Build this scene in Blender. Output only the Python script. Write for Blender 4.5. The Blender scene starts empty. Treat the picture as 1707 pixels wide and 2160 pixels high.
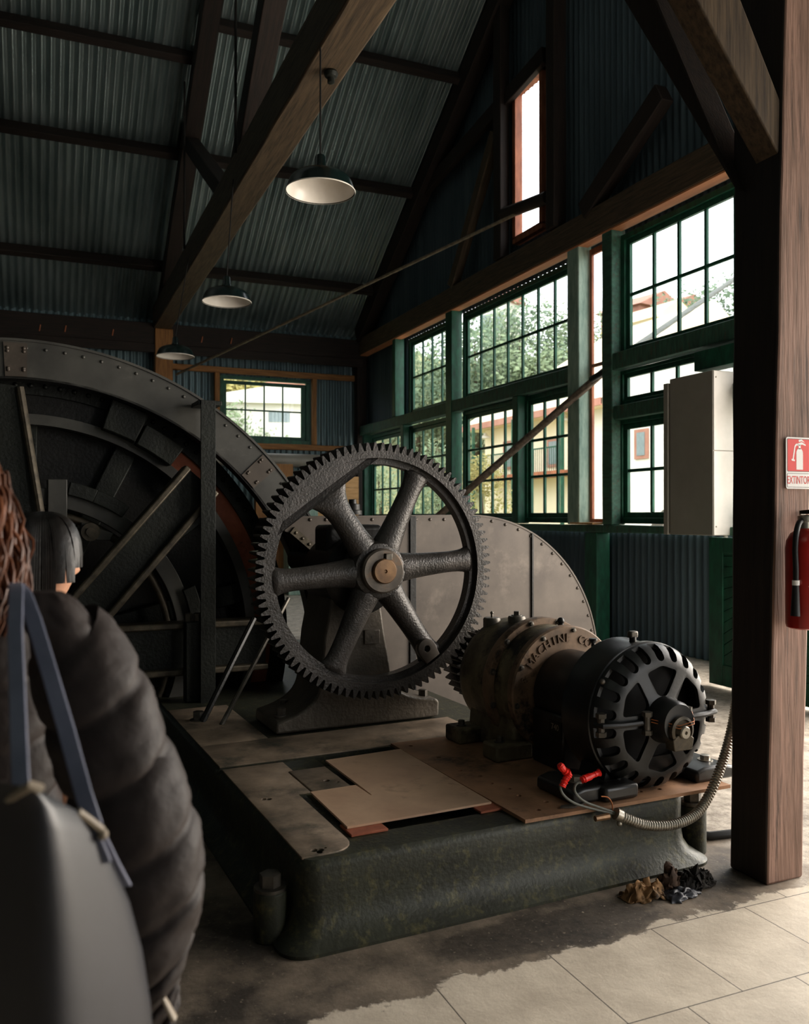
import bpy, bmesh, math, random
from mathutils import Vector, Matrix, noise
random.seed(7)
C = bpy.context.scene.collection
S = bpy.context.scene
PI = math.pi
# ---------------------------------------------------------------- camera, sky, exposure
FPX, PSI, TH, EYE = 1800.0, math.radians(23), math.radians(0.3), 1.55
cd = bpy.data.cameras.new('camera'); cam = bpy.data.objects.new('camera', cd); C.objects.link(cam)
cam.location = (0, 0, EYE); cam.rotation_euler = (PI / 2 + TH, 0, -PSI)
cd.sensor_fit = 'HORIZONTAL'; cd.sensor_width = 36; cd.lens = FPX / 1707 * 36
cd.clip_start = 0.02; cd.clip_end = 500
cd.dof.use_dof = True; cd.dof.focus_distance = 4.6; cd.dof.aperture_fstop = 4.5
S.camera = cam
S.view_settings.view_transform = 'Standard'; S.view_settings.look = 'None'
S.view_settings.gamma = 1; S.view_settings.exposure = 0.0; S.view_settings.use_curve_mapping = False
wd = bpy.data.worlds.new('sky'); S.world = wd; wd.use_nodes = True
bg = wd.node_tree.nodes['Background']; bg.inputs[0].default_value = (0.95, 0.97, 1.0, 1); bg.inputs[1].default_value = 4.0

def area(name, loc, rot, sx, sy, power, col=(1, 1, 1)):
    l = bpy.data.lights.new(name, 'AREA'); l.shape = 'RECTANGLE'; l.size = sx; l.size_y = sy; l.energy = power; l.color = col
    o = bpy.data.objects.new(name, l); C.objects.link(o); o.location = loc; o.rotation_euler = rot
    return o
# daylight through the open doorway in the right wall, and added fill behind the viewer
area('doorway_daylight', (7.4, 3.0, 2.0), (0, math.radians(68), 0), 3.6, 5.0, 640, (1.0, 0.91, 0.80))
area('front_fill', (5.3, -1.75, 1.9), (math.radians(90), 0, 0), 1.6, 3.4, 40, (1.0, 0.91, 0.80))  # added boost lamp in an assumed opening, out of view

# ---------------------------------------------------------------- picture rays onto real planes
_s, _c = math.sin(PSI), math.cos(PSI)
_d = Vector((_s * math.cos(TH), _c * math.cos(TH), math.sin(TH))); _r = Vector((_c, -_s, 0)); _u = _r.cross(_d)
EYEP = Vector((0, 0, EYE))
def ray(x, y): return _d + _r * ((x - 853.5) / FPX) - _u * ((y - 1080) / FPX)
def onX(x, y, v): k = ray(x, y); return EYEP + k * (v / k.x)
def onY(x, y, v): k = ray(x, y); return EYEP + k * (v / k.y)
def onZ(x, y, v=0.0): k = ray(x, y); return EYEP + k * ((v - EYE) / k.z)
def atD(x, y, t): return EYEP + ray(x, y) * t
DL = math.radians(2.8)                       # the machine stands 2.8 degrees askew of the walls
MX = Vector((math.cos(DL), math.sin(DL), 0)); MY = Vector((-math.sin(DL), math.cos(DL), 0))
def W(a, b, z=0.0): return MX * a + MY * b + Vector((0, 0, z))
def onB(x, y, b):
    k = ray(x, y); p = EYEP + k * ((b - EYEP.dot(MY)) / k.dot(MY)); return (p.dot(MX), p.z)

# ---------------------------------------------------------------- materials
def lin(h):
    h = h.lstrip('#'); v = [int(h[i:i + 2], 16) / 255 for i in (0, 2, 4)]
    return tuple(((c / 12.92) if c <= .04045 else ((c + .055) / 1.055) ** 2.4) for c in v)
def mat(name, c1, c2=None, rough=.6, metal=0.0, scale=6.0, stretch=(1, 1, 1), bump=.15, bscale=60.0, bdist=.004, spec=.4, spots=None, spot_scale=3.0, spot_w=(.55, .7), coat=0.0):
    m = bpy.data.materials.new(name); m.use_nodes = True; nt = m.node_tree; N, L = nt.nodes, nt.links
    b = N['Principled BSDF']; b.inputs['Roughness'].default_value = rough; b.inputs['Metallic'].default_value = metal
    b.inputs['Specular IOR Level'].default_value = spec; b.inputs['Coat Weight'].default_value = coat
    c1 = lin(c1) if isinstance(c1, str) else c1
    c2 = (lin(c2) if isinstance(c2, str) else c2) if c2 else tuple(x * .6 for x in c1)
    tc = N.new('ShaderNodeTexCoord'); mp = N.new('ShaderNodeMapping'); mp.inputs['Scale'].default_value = stretch
    L.new(tc.outputs['Object'], mp.inputs[0])
    n1 = N.new('ShaderNodeTexNoise'); n1.inputs['Scale'].default_value = scale; n1.inputs['Detail'].default_value = 8; n1.inputs['Roughness'].default_value = .62
    L.new(mp.outputs[0], n1.inputs['Vector'])
    rp = N.new('ShaderNodeValToRGB'); rp.color_ramp.elements[0].position = .32; rp.color_ramp.elements[1].position = .68
    rp.color_ramp.elements[0].color = (*c2, 1); rp.color_ramp.elements[1].color = (*c1, 1)
    L.new(n1.outputs['Fac'], rp.inputs[0]); out = rp.outputs[0]
    if spots:
        n3 = N.new('ShaderNodeTexNoise'); n3.inputs['Scale'].default_value = spot_scale; n3.inputs['Detail'].default_value = 9; n3.inputs['Roughness'].default_value = .7
        L.new(mp.outputs[0], n3.inputs['Vector'])
        r3 = N.new('ShaderNodeValToRGB'); r3.color_ramp.elements[0].position, r3.color_ramp.elements[1].position = spot_w
        L.new(n3.outputs['Fac'], r3.inputs[0])
        mx = N.new('ShaderNodeMix'); mx.data_type = 'RGBA'; L.new(r3.outputs[0], mx.inputs[0]); L.new(out, mx.inputs[6]); mx.inputs[7].default_value = (*lin(spots), 1); out = mx.outputs[2]
    L.new(out, b.inputs['Base Color'])
    if bump:
        n2 = N.new('ShaderNodeTexNoise'); n2.inputs['Scale'].default_value = bscale; n2.inputs['Detail'].default_value = 5
        L.new(mp.outputs[0], n2.inputs['Vector'])
        bp = N.new('ShaderNodeBump'); bp.inputs['Strength'].default_value = bump; bp.inputs['Distance'].default_value = bdist
        L.new(n2.outputs['Fac'], bp.inputs['Height']); L.new(bp.outputs[0], b.inputs['Normal'])
    return m
GR = (14, 14, .9)
M = {}
M['timber_dark'] = mat('timber_dark', '#2c2019', '#15100d', .75, scale=3, stretch=GR, bscale=8, bump=.4)
M['timber_brown'] = mat('timber_brown', '#5f4e3a', '#31271d', .7, scale=3, stretch=GR, bscale=8, bump=.4, spots='#2a1d14', spot_scale=1.5, spot_w=(.58, .7))
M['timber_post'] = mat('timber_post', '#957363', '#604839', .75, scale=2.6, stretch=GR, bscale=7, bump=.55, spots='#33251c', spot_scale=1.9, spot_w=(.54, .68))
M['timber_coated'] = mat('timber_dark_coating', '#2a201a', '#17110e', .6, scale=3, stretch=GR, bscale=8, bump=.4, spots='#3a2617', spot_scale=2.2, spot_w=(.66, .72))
M['timber_orange'] = mat('timber_orange', '#a5713c', '#6e4723', .65, scale=3, stretch=GR, bscale=8, bump=.3)
M['plank_tan'] = mat('plank_tan', '#c79a66', '#a0743f', .6, scale=3, stretch=(.9, 14, 14), bscale=8, bump=.2)
M['roof_iron'] = mat('roof_iron', '#b3c0c0', '#869797', .33, .8, scale=1.2, stretch=(3, .4, 1), bump=.05)
M['wall_iron'] = mat('wall_iron', '#56666f', '#3e4c55', .5, .3, scale=1.0, stretch=(3, 3, .4), bump=.05)
M['wall_iron_back'] = mat('wall_iron_back', '#71868c', '#56686e', .42, .45, scale=1.0, stretch=(3, 3, .4), bump=.05)
M['green'] = mat('green_paint', '#1b5c43', '#103628', .5, scale=5, stretch=(3, 3, 1), bump=.2, bscale=30)
M['green_pale'] = mat('green_paint_worn', '#a9beac', '#6d8a7c', .6, scale=3, stretch=(4, 4, 1), bump=.3, bscale=30, spots='#4a3c30', spot_scale=3, spot_w=(.62, .72))
M['green_old'] = mat('green_paint_flaked', '#3f6a56', '#2a4438', .6, scale=4, stretch=(6, 1, 6), bump=.4, bscale=20, spots='#4f4638', spot_scale=5, spot_w=(.55, .66))
M['redwood'] = mat('red_brown_trim', '#b06a48', '#7b452e', .6, scale=3, stretch=(4, 4, 1), bump=.2)
M['iron_black'] = mat('iron_black', '#262522', '#191817', .4, .35, scale=5, bump=.35, bscale=45, bdist=.006)
M['iron_gear'] = mat('iron_gear_paint', '#494542', '#32302d', .3, .35, scale=7, bump=.6, bscale=85, bdist=.006, spots='#2a2826', spot_scale=4)
M['iron_dark'] = mat('iron_dark_green', '#22251f', '#131513', .5, .3, scale=4, bump=.4, bscale=50, bdist=.008)
M['iron_stand'] = mat('iron_stand_brown', '#6e665b', '#4c463e', .45, .3, scale=4, bump=.4, bscale=45, bdist=.008)
M['lintel_lit'] = mat('lintel_lit_orange', '#c9875c', '#a86a44', .6, scale=3, stretch=(4, .6, 4), bump=.2)  # orange of the lintel underside as lit from outside, put into the colour
M['iron_plate'] = mat('iron_plate_grey', '#574f47', '#423b35', .45, .35, scale=3, bump=.08, bscale=25, spots='#665d54', spot_scale=2.2)
M['iron_guard'] = mat('iron_guard_grey', '#54534e', '#3c3b38', .45, .35, scale=2.5, bump=.08, bscale=25, spots='#64615a', spot_scale=2.0)
M['iron_edge'] = mat('iron_worn_edge', '#655c4d', '#3a352d', .45, .5, scale=12, bump=.3, bscale=60)
M['rust_red'] = mat('rust_red', '#b8694b', '#8a4c36', .7, scale=8, bump=.2, spots='#4a2a20', spot_scale=9, spot_w=(.6, .7))
M['bed'] = mat('bed_green_black', '#393b2f', '#23241c', .48, .15, scale=4, bump=.4, bscale=60, bdist=.005, spots='#69633f', spot_scale=20, spot_w=(.52, .8))
M['bed_top'] = mat('bed_top_worn', '#b59e87', '#6d5f50', .5, .2, scale=4.5, bump=.35, bscale=40, bdist=.003, spots='#44443b', spot_scale=3.4, spot_w=(.5, .68))
M['sheet'] = mat('sheet_rust_tan', '#deba98', '#c09a7d', .55, .1, scale=3, bump=.25, bscale=150, bdist=.001, spots='#8a6048', spot_scale=4, spot_w=(.56, .78))
M['plate_rust'] = mat('plate_rust_brown', '#b98b68', '#82624a', .6, .15, scale=4, bump=.2, bscale=70, spots='#39302a', spot_scale=2.6, spot_w=(.52, .66))
M['gearbox'] = mat('gearbox_grimy', '#8a7d60', '#4a4233', .55, .2, scale=5, bump=.3, bscale=40, spots='#1f1c18', spot_scale=3.5, spot_w=(.47, .6))
M['gearbox_face'] = mat('gearbox_face_brown', '#8a6f57', '#57483a', .6, .2, scale=6, bump=.2, bscale=50, spots='#2a251f', spot_scale=5, spot_w=(.55, .65))
M['motor'] = mat('motor_black_paint', '#262625', '#181817', .33, .1, scale=5, bump=.1, bscale=30, spec=.5)
M['motor_face'] = mat('motor_face_black', '#1f201f', '#161716', .42, .1, scale=5, bump=.12, bscale=60, spec=.5)
M['hole'] = mat('deep_black', '#070707', '#040404', .9, bump=0)
M['steel'] = mat('steel_bright', '#b9b2a4', '#857f74', .35, .8, scale=9, bump=.1)
M['steel_dark'] = mat('bolt_steel', '#6d675e', '#4a463f', .45, .6, scale=20, bump=.2)
M['bronze'] = mat('shaft_bronze', '#8c6c4c', '#5a4636', .4, .55, scale=7, bump=.15)
M['hubface'] = mat('hub_worn', '#6a6156', '#3f3a35', .4, .45, scale=6, bump=.2, spots='#7d5a3c', spot_scale=4)
M['copper'] = mat('copper_wire', '#b06a3a', '#7d4a28', .4, .6, bump=0)
M['wire'] = mat('wire_grey', '#6f716a', '#565850', .5, bump=0)
M['red_tape'] = mat('red_tape', '#f02a1e', '#d81c12', .35, scale=20, bump=.3, bscale=60)
M['rope'] = mat('wire_rope', '#8d7f68', '#5d5344', .6, .3, scale=20, bump=.3)
M['rope_dark'] = mat('wire_rope_dark', '#7b6b5b', '#43382f', .6, .2, scale=20, bump=.3)
M['lamp_out'] = mat('lamp_enamel_dark', '#12211f', '#0d1817', .25, bump=0, spec=.6)
M['lamp_in'] = mat('lamp_enamel_white', '#e9e2d8', '#ded6ca', .3, bump=0)
M['cord'] = mat('cord_black', '#15120f', '#0e0c0a', .7, bump=0)
M['cab'] = mat('cabinet_grey', '#8b857b', '#7f796f', .5, .0, scale=2, bump=.25, bscale=220, bdist=.0006)
M['cab_side'] = mat('cabinet_light_grey', '#b5b0a8', '#aaa59d', .5, bump=.1, bscale=200, bdist=.0006)
M['white'] = mat('white_paint', '#f1efeb', '#e6e3de', .5, bump=0)
M['sign_red'] = mat('sign_red', '#e0342c', '#d62e27', .4, bump=0)
M['sign_grey'] = mat('sign_line_grey', '#5b5550', '#4e4945', .5, bump=0)
M['ext_red'] = mat('extinguisher_red', '#a51c14', '#8a1610', .3, bump=0, coat=.3)
M['rubber'] = mat('black_rubber', '#141413', '#0d0d0c', .5, bump=.05)
M['rag_tan'] = mat('rag_tan', '#a07a50', '#6d4f30', .85, scale=10, bump=.4, bscale=60, spots='#33261a', spot_scale=9, spot_w=(.5, .62))
M['rag_brown'] = mat('rag_brown', '#5a4230', '#2a1f18', .85, scale=10, bump=.4, bscale=60)
M['rag_black'] = mat('rag_black', '#2a251f', '#120f0d', .9, scale=14, bump=.5, bscale=80)
M['jacket'] = mat('jacket_charcoal', '#3b322f', '#2c2523', .6, scale=4, bump=.5, bscale=16, bdist=.012, spec=.35)
M['bag'] = mat('bag_navy_leather', '#1c1e29', '#15171f', .42, scale=6, bump=.12, bscale=180, bdist=.0008, spec=.75)
M['strap'] = mat('strap_slate', '#8f92a6', '#777b8e', .45, scale=8, bump=.1)
M['piping'] = mat('bag_piping_tan', '#a99a86', '#857866', .5, bump=.1)
M['hair_red'] = mat('hair_auburn', '#7a4524', '#3a2014', .45, scale=14, bump=.2)
M['hair_dark'] = mat('hair_black', '#1d1815', '#120f0d', .4, scale=30, bump=.3)
M['skin'] = mat('skin', '#dca888', '#cf9678', .5, scale=8, bump=.05)
M['denim'] = mat('trousers_dark', '#22242b', '#191b20', .8, scale=10, bump=.2)
M['shoe'] = mat('shoe_black', '#1a1817', '#121110', .5, bump=.1)
M['coat2'] = mat('coat_black', '#24221f', '#191816', .7, scale=6, bump=.2)
M['yellow_wall'] = mat('yellow_render', '#f7ead0', '#f0e0c0', .85, scale=.6, bump=.05)
M['white_wall'] = mat('white_render', '#eeeae2', '#e4dfd6', .85, scale=.6, bump=.05)
M['roof_pale'] = mat('roof_sheet_cream', '#ead9bb', '#decba8', .7, scale=.5, bump=.05)
M['roof_red'] = mat('roof_red_brown', '#b88674', '#a4705f', .8, scale=2, bump=.1)
M['foliage'] = mat('foliage_mid', '#93a07c', '#71825e', .8, scale=1.5, bump=0)
M['foliage_dark'] = mat('foliage_dark', '#75876a', '#566a50', .8, scale=1.5, bump=0)
M['foliage_yellow'] = mat('foliage_yellow', '#b8a968', '#8f8a4c', .8, scale=1.5, bump=0)
M['bark'] = mat('bark', '#6b5a48', '#4c4034', .9, scale=4, bump=.2)
M['hill'] = mat('hill_grass', '#a39c72', '#7f8558', .95, scale=.25, bump=.0)
M['yard'] = mat('yard_concrete', '#c7bfb2', '#b3aa9c', .9, scale=.4, bump=.05)
M['glass_dark'] = mat('far_window_glass', '#8f9a9d', '#7f8b8e', .2, bump=0)
def glass():
    m = bpy.data.materials.new('window_glass'); m.use_nodes = True; nt = m.node_tree; N, L = nt.nodes, nt.links
    for n in list(N):
        if n.type == 'BSDF_PRINCIPLED': N.remove(n)
    t = N.new('ShaderNodeBsdfTransparent'); t.inputs[0].default_value = (.93, .95, .94, 1); g = N.new('ShaderNodeBsdfGlossy'); g.inputs['Roughness'].default_value = .03
    mx = N.new('ShaderNodeMixShader'); mx.inputs[0].default_value = .03; L.new(t.outputs[0], mx.inputs[1]); L.new(g.outputs[0], mx.inputs[2])
    L.new(mx.outputs[0], N['Material Output'].inputs[0]); return m
M['glass'] = glass()

# ---------------------------------------------------------------- mesh helpers
ORG = {}
class MB:
    def __init__(s): s.bm = bmesh.new(); s.tex = 0
    def weld(s): bmesh.ops.remove_doubles(s.bm, verts=s.bm.verts, dist=1e-5); return s
    def face(s, vs):
        try: return s.bm.faces.new(vs)
        except ValueError: return None
    def pts(s, P): return [s.bm.verts.new(Vector(p)) for p in P]
    def box(s, x0, x1, y0, y1, z0, z1, f=None):
        P = [(x, y, z) for z in (z0, z1) for y in (y0, y1) for x in (x0, x1)]
        if f: P = [f(*p) for p in P]
        v = s.pts(P)
        for q in ((0, 2, 3, 1), (4, 5, 7, 6), (0, 1, 5, 4), (2, 6, 7, 3), (0, 4, 6, 2), (1, 3, 7, 5)): s.face([v[i] for i in q])
        return s
    def hexa(s, P):       # 4 bottom corners then 4 top corners, both in the same order round
        v = s.pts(P)
        for q in ((3, 2, 1, 0), (4, 5, 6, 7), (0, 1, 5, 4), (1, 2, 6, 5), (2, 3, 7, 6), (3, 0, 4, 7)): s.face([v[i] for i in q])
        return s
    def loft(s, rings, caps=True, closed=True):
        R = [s.pts(r) for r in rings]; n = len(R[0])
        for a, b in zip(R, R[1:]):
            for i in range(n if closed else n - 1):
                j = (i + 1) % n; s.face([a[i], a[j], b[j], b[i]])
        if caps: s.face(R[0][::-1]); s.face(R[-1])
        return s
    @staticmethod
    def basis(ax):
        ax = ax.normalized(); t = Vector((0, 0, 1)) if abs(ax.z) < .9 else Vector((1, 0, 0))
        u = t.cross(ax).normalized(); return u, ax.cross(u)
    def cyl(s, p0, p1, r0, r1=None, n=24, caps=True):
        p0, p1 = Vector(p0), Vector(p1); r1 = r0 if r1 is None else r1; u, v = s.basis(p1 - p0)
        A = [(math.cos(2 * PI * i / n), math.sin(2 * PI * i / n)) for i in range(n)]
        return s.loft([[p0 + (u * a + v * b) * r0 for a, b in A], [p1 + (u * a + v * b) * r1 for a, b in A]], caps)
    def lathe(s, prof, o, ax, n=48, caps=True):   # prof: (radius, distance along the axis)
        o, ax = Vector(o), Vector(ax).normalized(); u, v = s.basis(ax)
        A = [(math.cos(2 * PI * i / n), math.sin(2 * PI * i / n)) for i in range(n)]
        return s.loft([[o + ax * t + (u * a + v * b) * max(r, 1e-4) for a, b in A] for r, t in prof], caps)
    def tube(s, P, r, n=10, caps=True, flat=None):
        P = [Vector(p) for p in P]; R = r if isinstance(r, (list, tuple)) else [r] * len(P); rings = []; u = None
        for i, p in enumerate(P):
            t = (P[min(i + 1, len(P) - 1)] - P[max(i - 1, 0)]).normalized()
            if u is None: u, v = s.basis(t)
            else: u = (u - t * u.dot(t)).normalized(); v = t.cross(u)
            rings.append([p + (u * math.cos(2 * PI * k / n) + v * math.sin(2 * PI * k / n) * (flat or 1)) * R[i] for k in range(n)])
        return s.loft(rings, caps)
    def prism(s, poly, f, w0, w1):                # poly in (u, v); f(u, v, w) -> point
        a = s.pts([f(u, v, w0) for u, v in poly]); b = s.pts([f(u, v, w1) for u, v in poly]); n = len(poly)
        s.face(a[::-1]); s.face(b)
        for i in range(n): j = (i + 1) % n; s.face([a[i], a[j], b[j], b[i]])
        return s
    def ring(s, ro, ri, f, w0, w1, a0=0.0, a1=2 * PI, n=96):   # flat ring (or arc of one); f(u, v, w) -> point; ro, ri may be lists
        full = abs(a1 - a0 - 2 * PI) < 1e-6; m = n if full else n + 1
        an = [a0 + (a1 - a0) * i / n for i in range(m)]
        RO = ro if isinstance(ro, list) else [ro] * m; RI = ri if isinstance(ri, list) else [ri] * m
        q = [s.pts([f(r_[i] * math.cos(t), r_[i] * math.sin(t), w) for i, t in enumerate(an)]) for r_, w in ((RO, w0), (RI, w0), (RI, w1), (RO, w1))]
        for i in range(n):
            j = (i + 1) % m
            for k in range(4): s.face([q[k][i], q[k][j], q[(k + 1) % 4][j], q[(k + 1) % 4][i]])
        if not full: s.face([q[k][0] for k in range(4)]); s.face([q[k][-1] for k in range(3, -1, -1)])
        return s
    def ball(s, c, r, sc=(1, 1, 1), u=12, v=8):
        bmesh.ops.create_uvsphere(s.bm, u_segments=u, v_segments=v, radius=r, matrix=Matrix.Translation(Vector(c)) @ Matrix.Diagonal((*sc, 1))); return s
    def ico(s, c, r, sub=2, sc=(1, 1, 1)):
        bmesh.ops.create_icosphere(s.bm, subdivisions=sub, radius=r, matrix=Matrix.Translation(Vector(c)) @ Matrix.Diagonal((*sc, 1))); return s
    def rivet(s, c, nrm, r):
        c, nrm = Vector(c), Vector(nrm).normalized()
        return s.lathe([(r, 0), (r * .92, r * .35), (r * .6, r * .65), (.0005, r * .75)], c, nrm, 8)
    def hexbolt(s, c, nrm, r, h, n=6):
        c, nrm = Vector(c), Vector(nrm).normalized()
        s.lathe([(r * 1.5, 0), (r * 1.5, h * .2)], c, nrm, 20); return s.lathe([(r, h * .2), (r, h * .95), (r * .85, h)], c, nrm, n)
    def text(s, body, size, ext, f):             # raised letters; f(x, y, z) -> point, x along the line, z out of it
        cu = bpy.data.curves.new('t', 'FONT'); cu.body = body; cu.size = size; cu.extrude = ext; cu.align_x = 'CENTER'; cu.align_y = 'CENTER'; cu.resolution_u = 3
        o = bpy.data.objects.new('t', cu); C.objects.link(o); dg = bpy.context.evaluated_depsgraph_get(); dg.update()
        me = bpy.data.meshes.new_from_object(o.evaluated_get(dg)); v0 = s.pts([f(*v.co) for v in me.vertices])
        for p in me.polygons: s.face([v0[i] for i in p.vertices])
        bpy.data.objects.remove(o); bpy.data.curves.remove(cu); bpy.data.meshes.remove(me); return s
    def noise(s, amp, freq, seed=0.0):
        s.bm.normal_update()
        for v in s.bm.verts: v.co += v.normal * (noise.noise(v.co * freq + Vector((seed, seed, seed))) * amp)
        return s
    def build(s, name, m, parent=None, org=(0, 0, 0), ang=35, bevel=0.0, seg=2, sub=0, fix=True):
        if fix: bmesh.ops.recalc_face_normals(s.bm, faces=s.bm.faces)
        bmesh.ops.translate(s.bm, verts=s.bm.verts, vec=-Vector(org))
        me = bpy.data.meshes.new(name); s.bm.to_mesh(me); s.bm.free(); ORG[me.name] = Vector(org)
        if ang:
            me.polygons.foreach_set('use_smooth', [True] * len(me.polygons)); me.set_sharp_from_angle(angle=math.radians(ang))
        for x in (m if isinstance(m, (list, tuple)) else [m]): me.materials.append(M[x] if isinstance(x, str) else x)
        o = bpy.data.objects.new(name, me); C.objects.link(o)
        if parent: o.parent = parent
        if bevel:
            b = o.modifiers.new('bevel', 'BEVEL'); b.width = bevel; b.segments = seg; b.limit_method = 'ANGLE'; b.angle_limit = math.radians(30)
        if sub:
            b = o.modifiers.new('sub', 'SUBSURF'); b.levels = sub; b.render_levels = sub
        return o
def cut(o, mb):                                   # carve holes into a mesh with a cutter, then drop the cutter
    bmesh.ops.recalc_face_normals(mb.bm, faces=mb.bm.faces); bmesh.ops.translate(mb.bm, verts=mb.bm.verts, vec=-ORG[o.data.name])
    me = bpy.data.meshes.new('c'); mb.bm.to_mesh(me); mb.bm.free(); k = bpy.data.objects.new('c', me); C.objects.link(k)
    k.parent = o.parent; k.location = o.location; k.rotation_euler = o.rotation_euler
    md = o.modifiers.new('b', 'BOOLEAN'); md.object = k; md.operation = 'DIFFERENCE'; md.solver = 'EXACT'; md.use_self = True
    bpy.context.view_layer.update(); dg = bpy.context.evaluated_depsgraph_get(); dg.update()
    new = bpy.data.meshes.new_from_object(o.evaluated_get(dg)); o.modifiers.remove(md)
    old = o.data; new.name = old.name; o.data = new; bpy.data.meshes.remove(old); bpy.data.objects.remove(k); bpy.data.meshes.remove(me)
    o.data.polygons.foreach_set('use_smooth', [True] * len(o.data.polygons)); o.data.set_sharp_from_angle(angle=math.radians(35))
    return o
def tag(o, label=None, cat=None, group=None, kind=None):
    for k, v in (('label', label), ('category', cat), ('group', group), ('kind', kind)):
        if v: o[k] = v
    return o
def thing(name, label, cat, loc=(0, 0, 0), rz=0.0, group=None):
    o = bpy.data.objects.new(name, None); C.objects.link(o); o.location = loc; o.rotation_euler = (0, 0, rz); o.empty_display_size = .1
    return tag(o, label, cat, group)
def mthing(name, label, cat, abz, group=None): return thing(name, label, cat, W(*abz), DL, group)
def one(name, mb, m, label, cat, org=(0, 0, 0), machine=False, group=None, **kw):      # a thing that is one mesh
    o = mb.build(name, m, None, org, **kw)
    if machine: o.location = W(*org); o.rotation_euler = (0, 0, DL)
    else: o.location = org
    return tag(o, label, cat, group)
def struct(name, mb, m, parent=None, **kw):
    o = mb.build(name, m, parent, **kw)
    if not parent: tag(o, kind='structure')
    return o
def beam(name, p0, p1, w, d, m, label=None, cat='beam', group=None, up=(0, 0, 1), parent=None, bevel=.012):
    """a squared timber or bar from p0 to p1; w across, d along `up`; its own z axis runs with the grain"""
    p0, p1 = Vector(p0), Vector(p1); ax = (p1 - p0); L = ax.length; ax.normalize(); up = Vector(up)
    y = (up - ax * up.dot(ax)).normalized(); x = y.cross(ax)
    mb = MB(); k = max(2, int(L / .6)); rings = []
    for i in range(k + 1):
        z = L * i / k; j = [(random.uniform(-.004, .004), random.uniform(-.004, .004)) for _ in range(4)]
        rings.append([(sx * w / 2 + j[q][0], sy * d / 2 + j[q][1], z) for q, (sx, sy) in enumerate(((-1, -1), (1, -1), (1, 1), (-1, 1)))])
    mb.loft(rings); o = mb.build(name, m, parent, bevel=bevel, ang=25)
    o.matrix_world = Matrix(((x.x, y.x, ax.x, p0.x), (x.y, y.y, ax.y, p0.y), (x.z, y.z, ax.z, p0.z), (0, 0, 0, 1)))
    if label: tag(o, label, cat, group)
    return o
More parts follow.
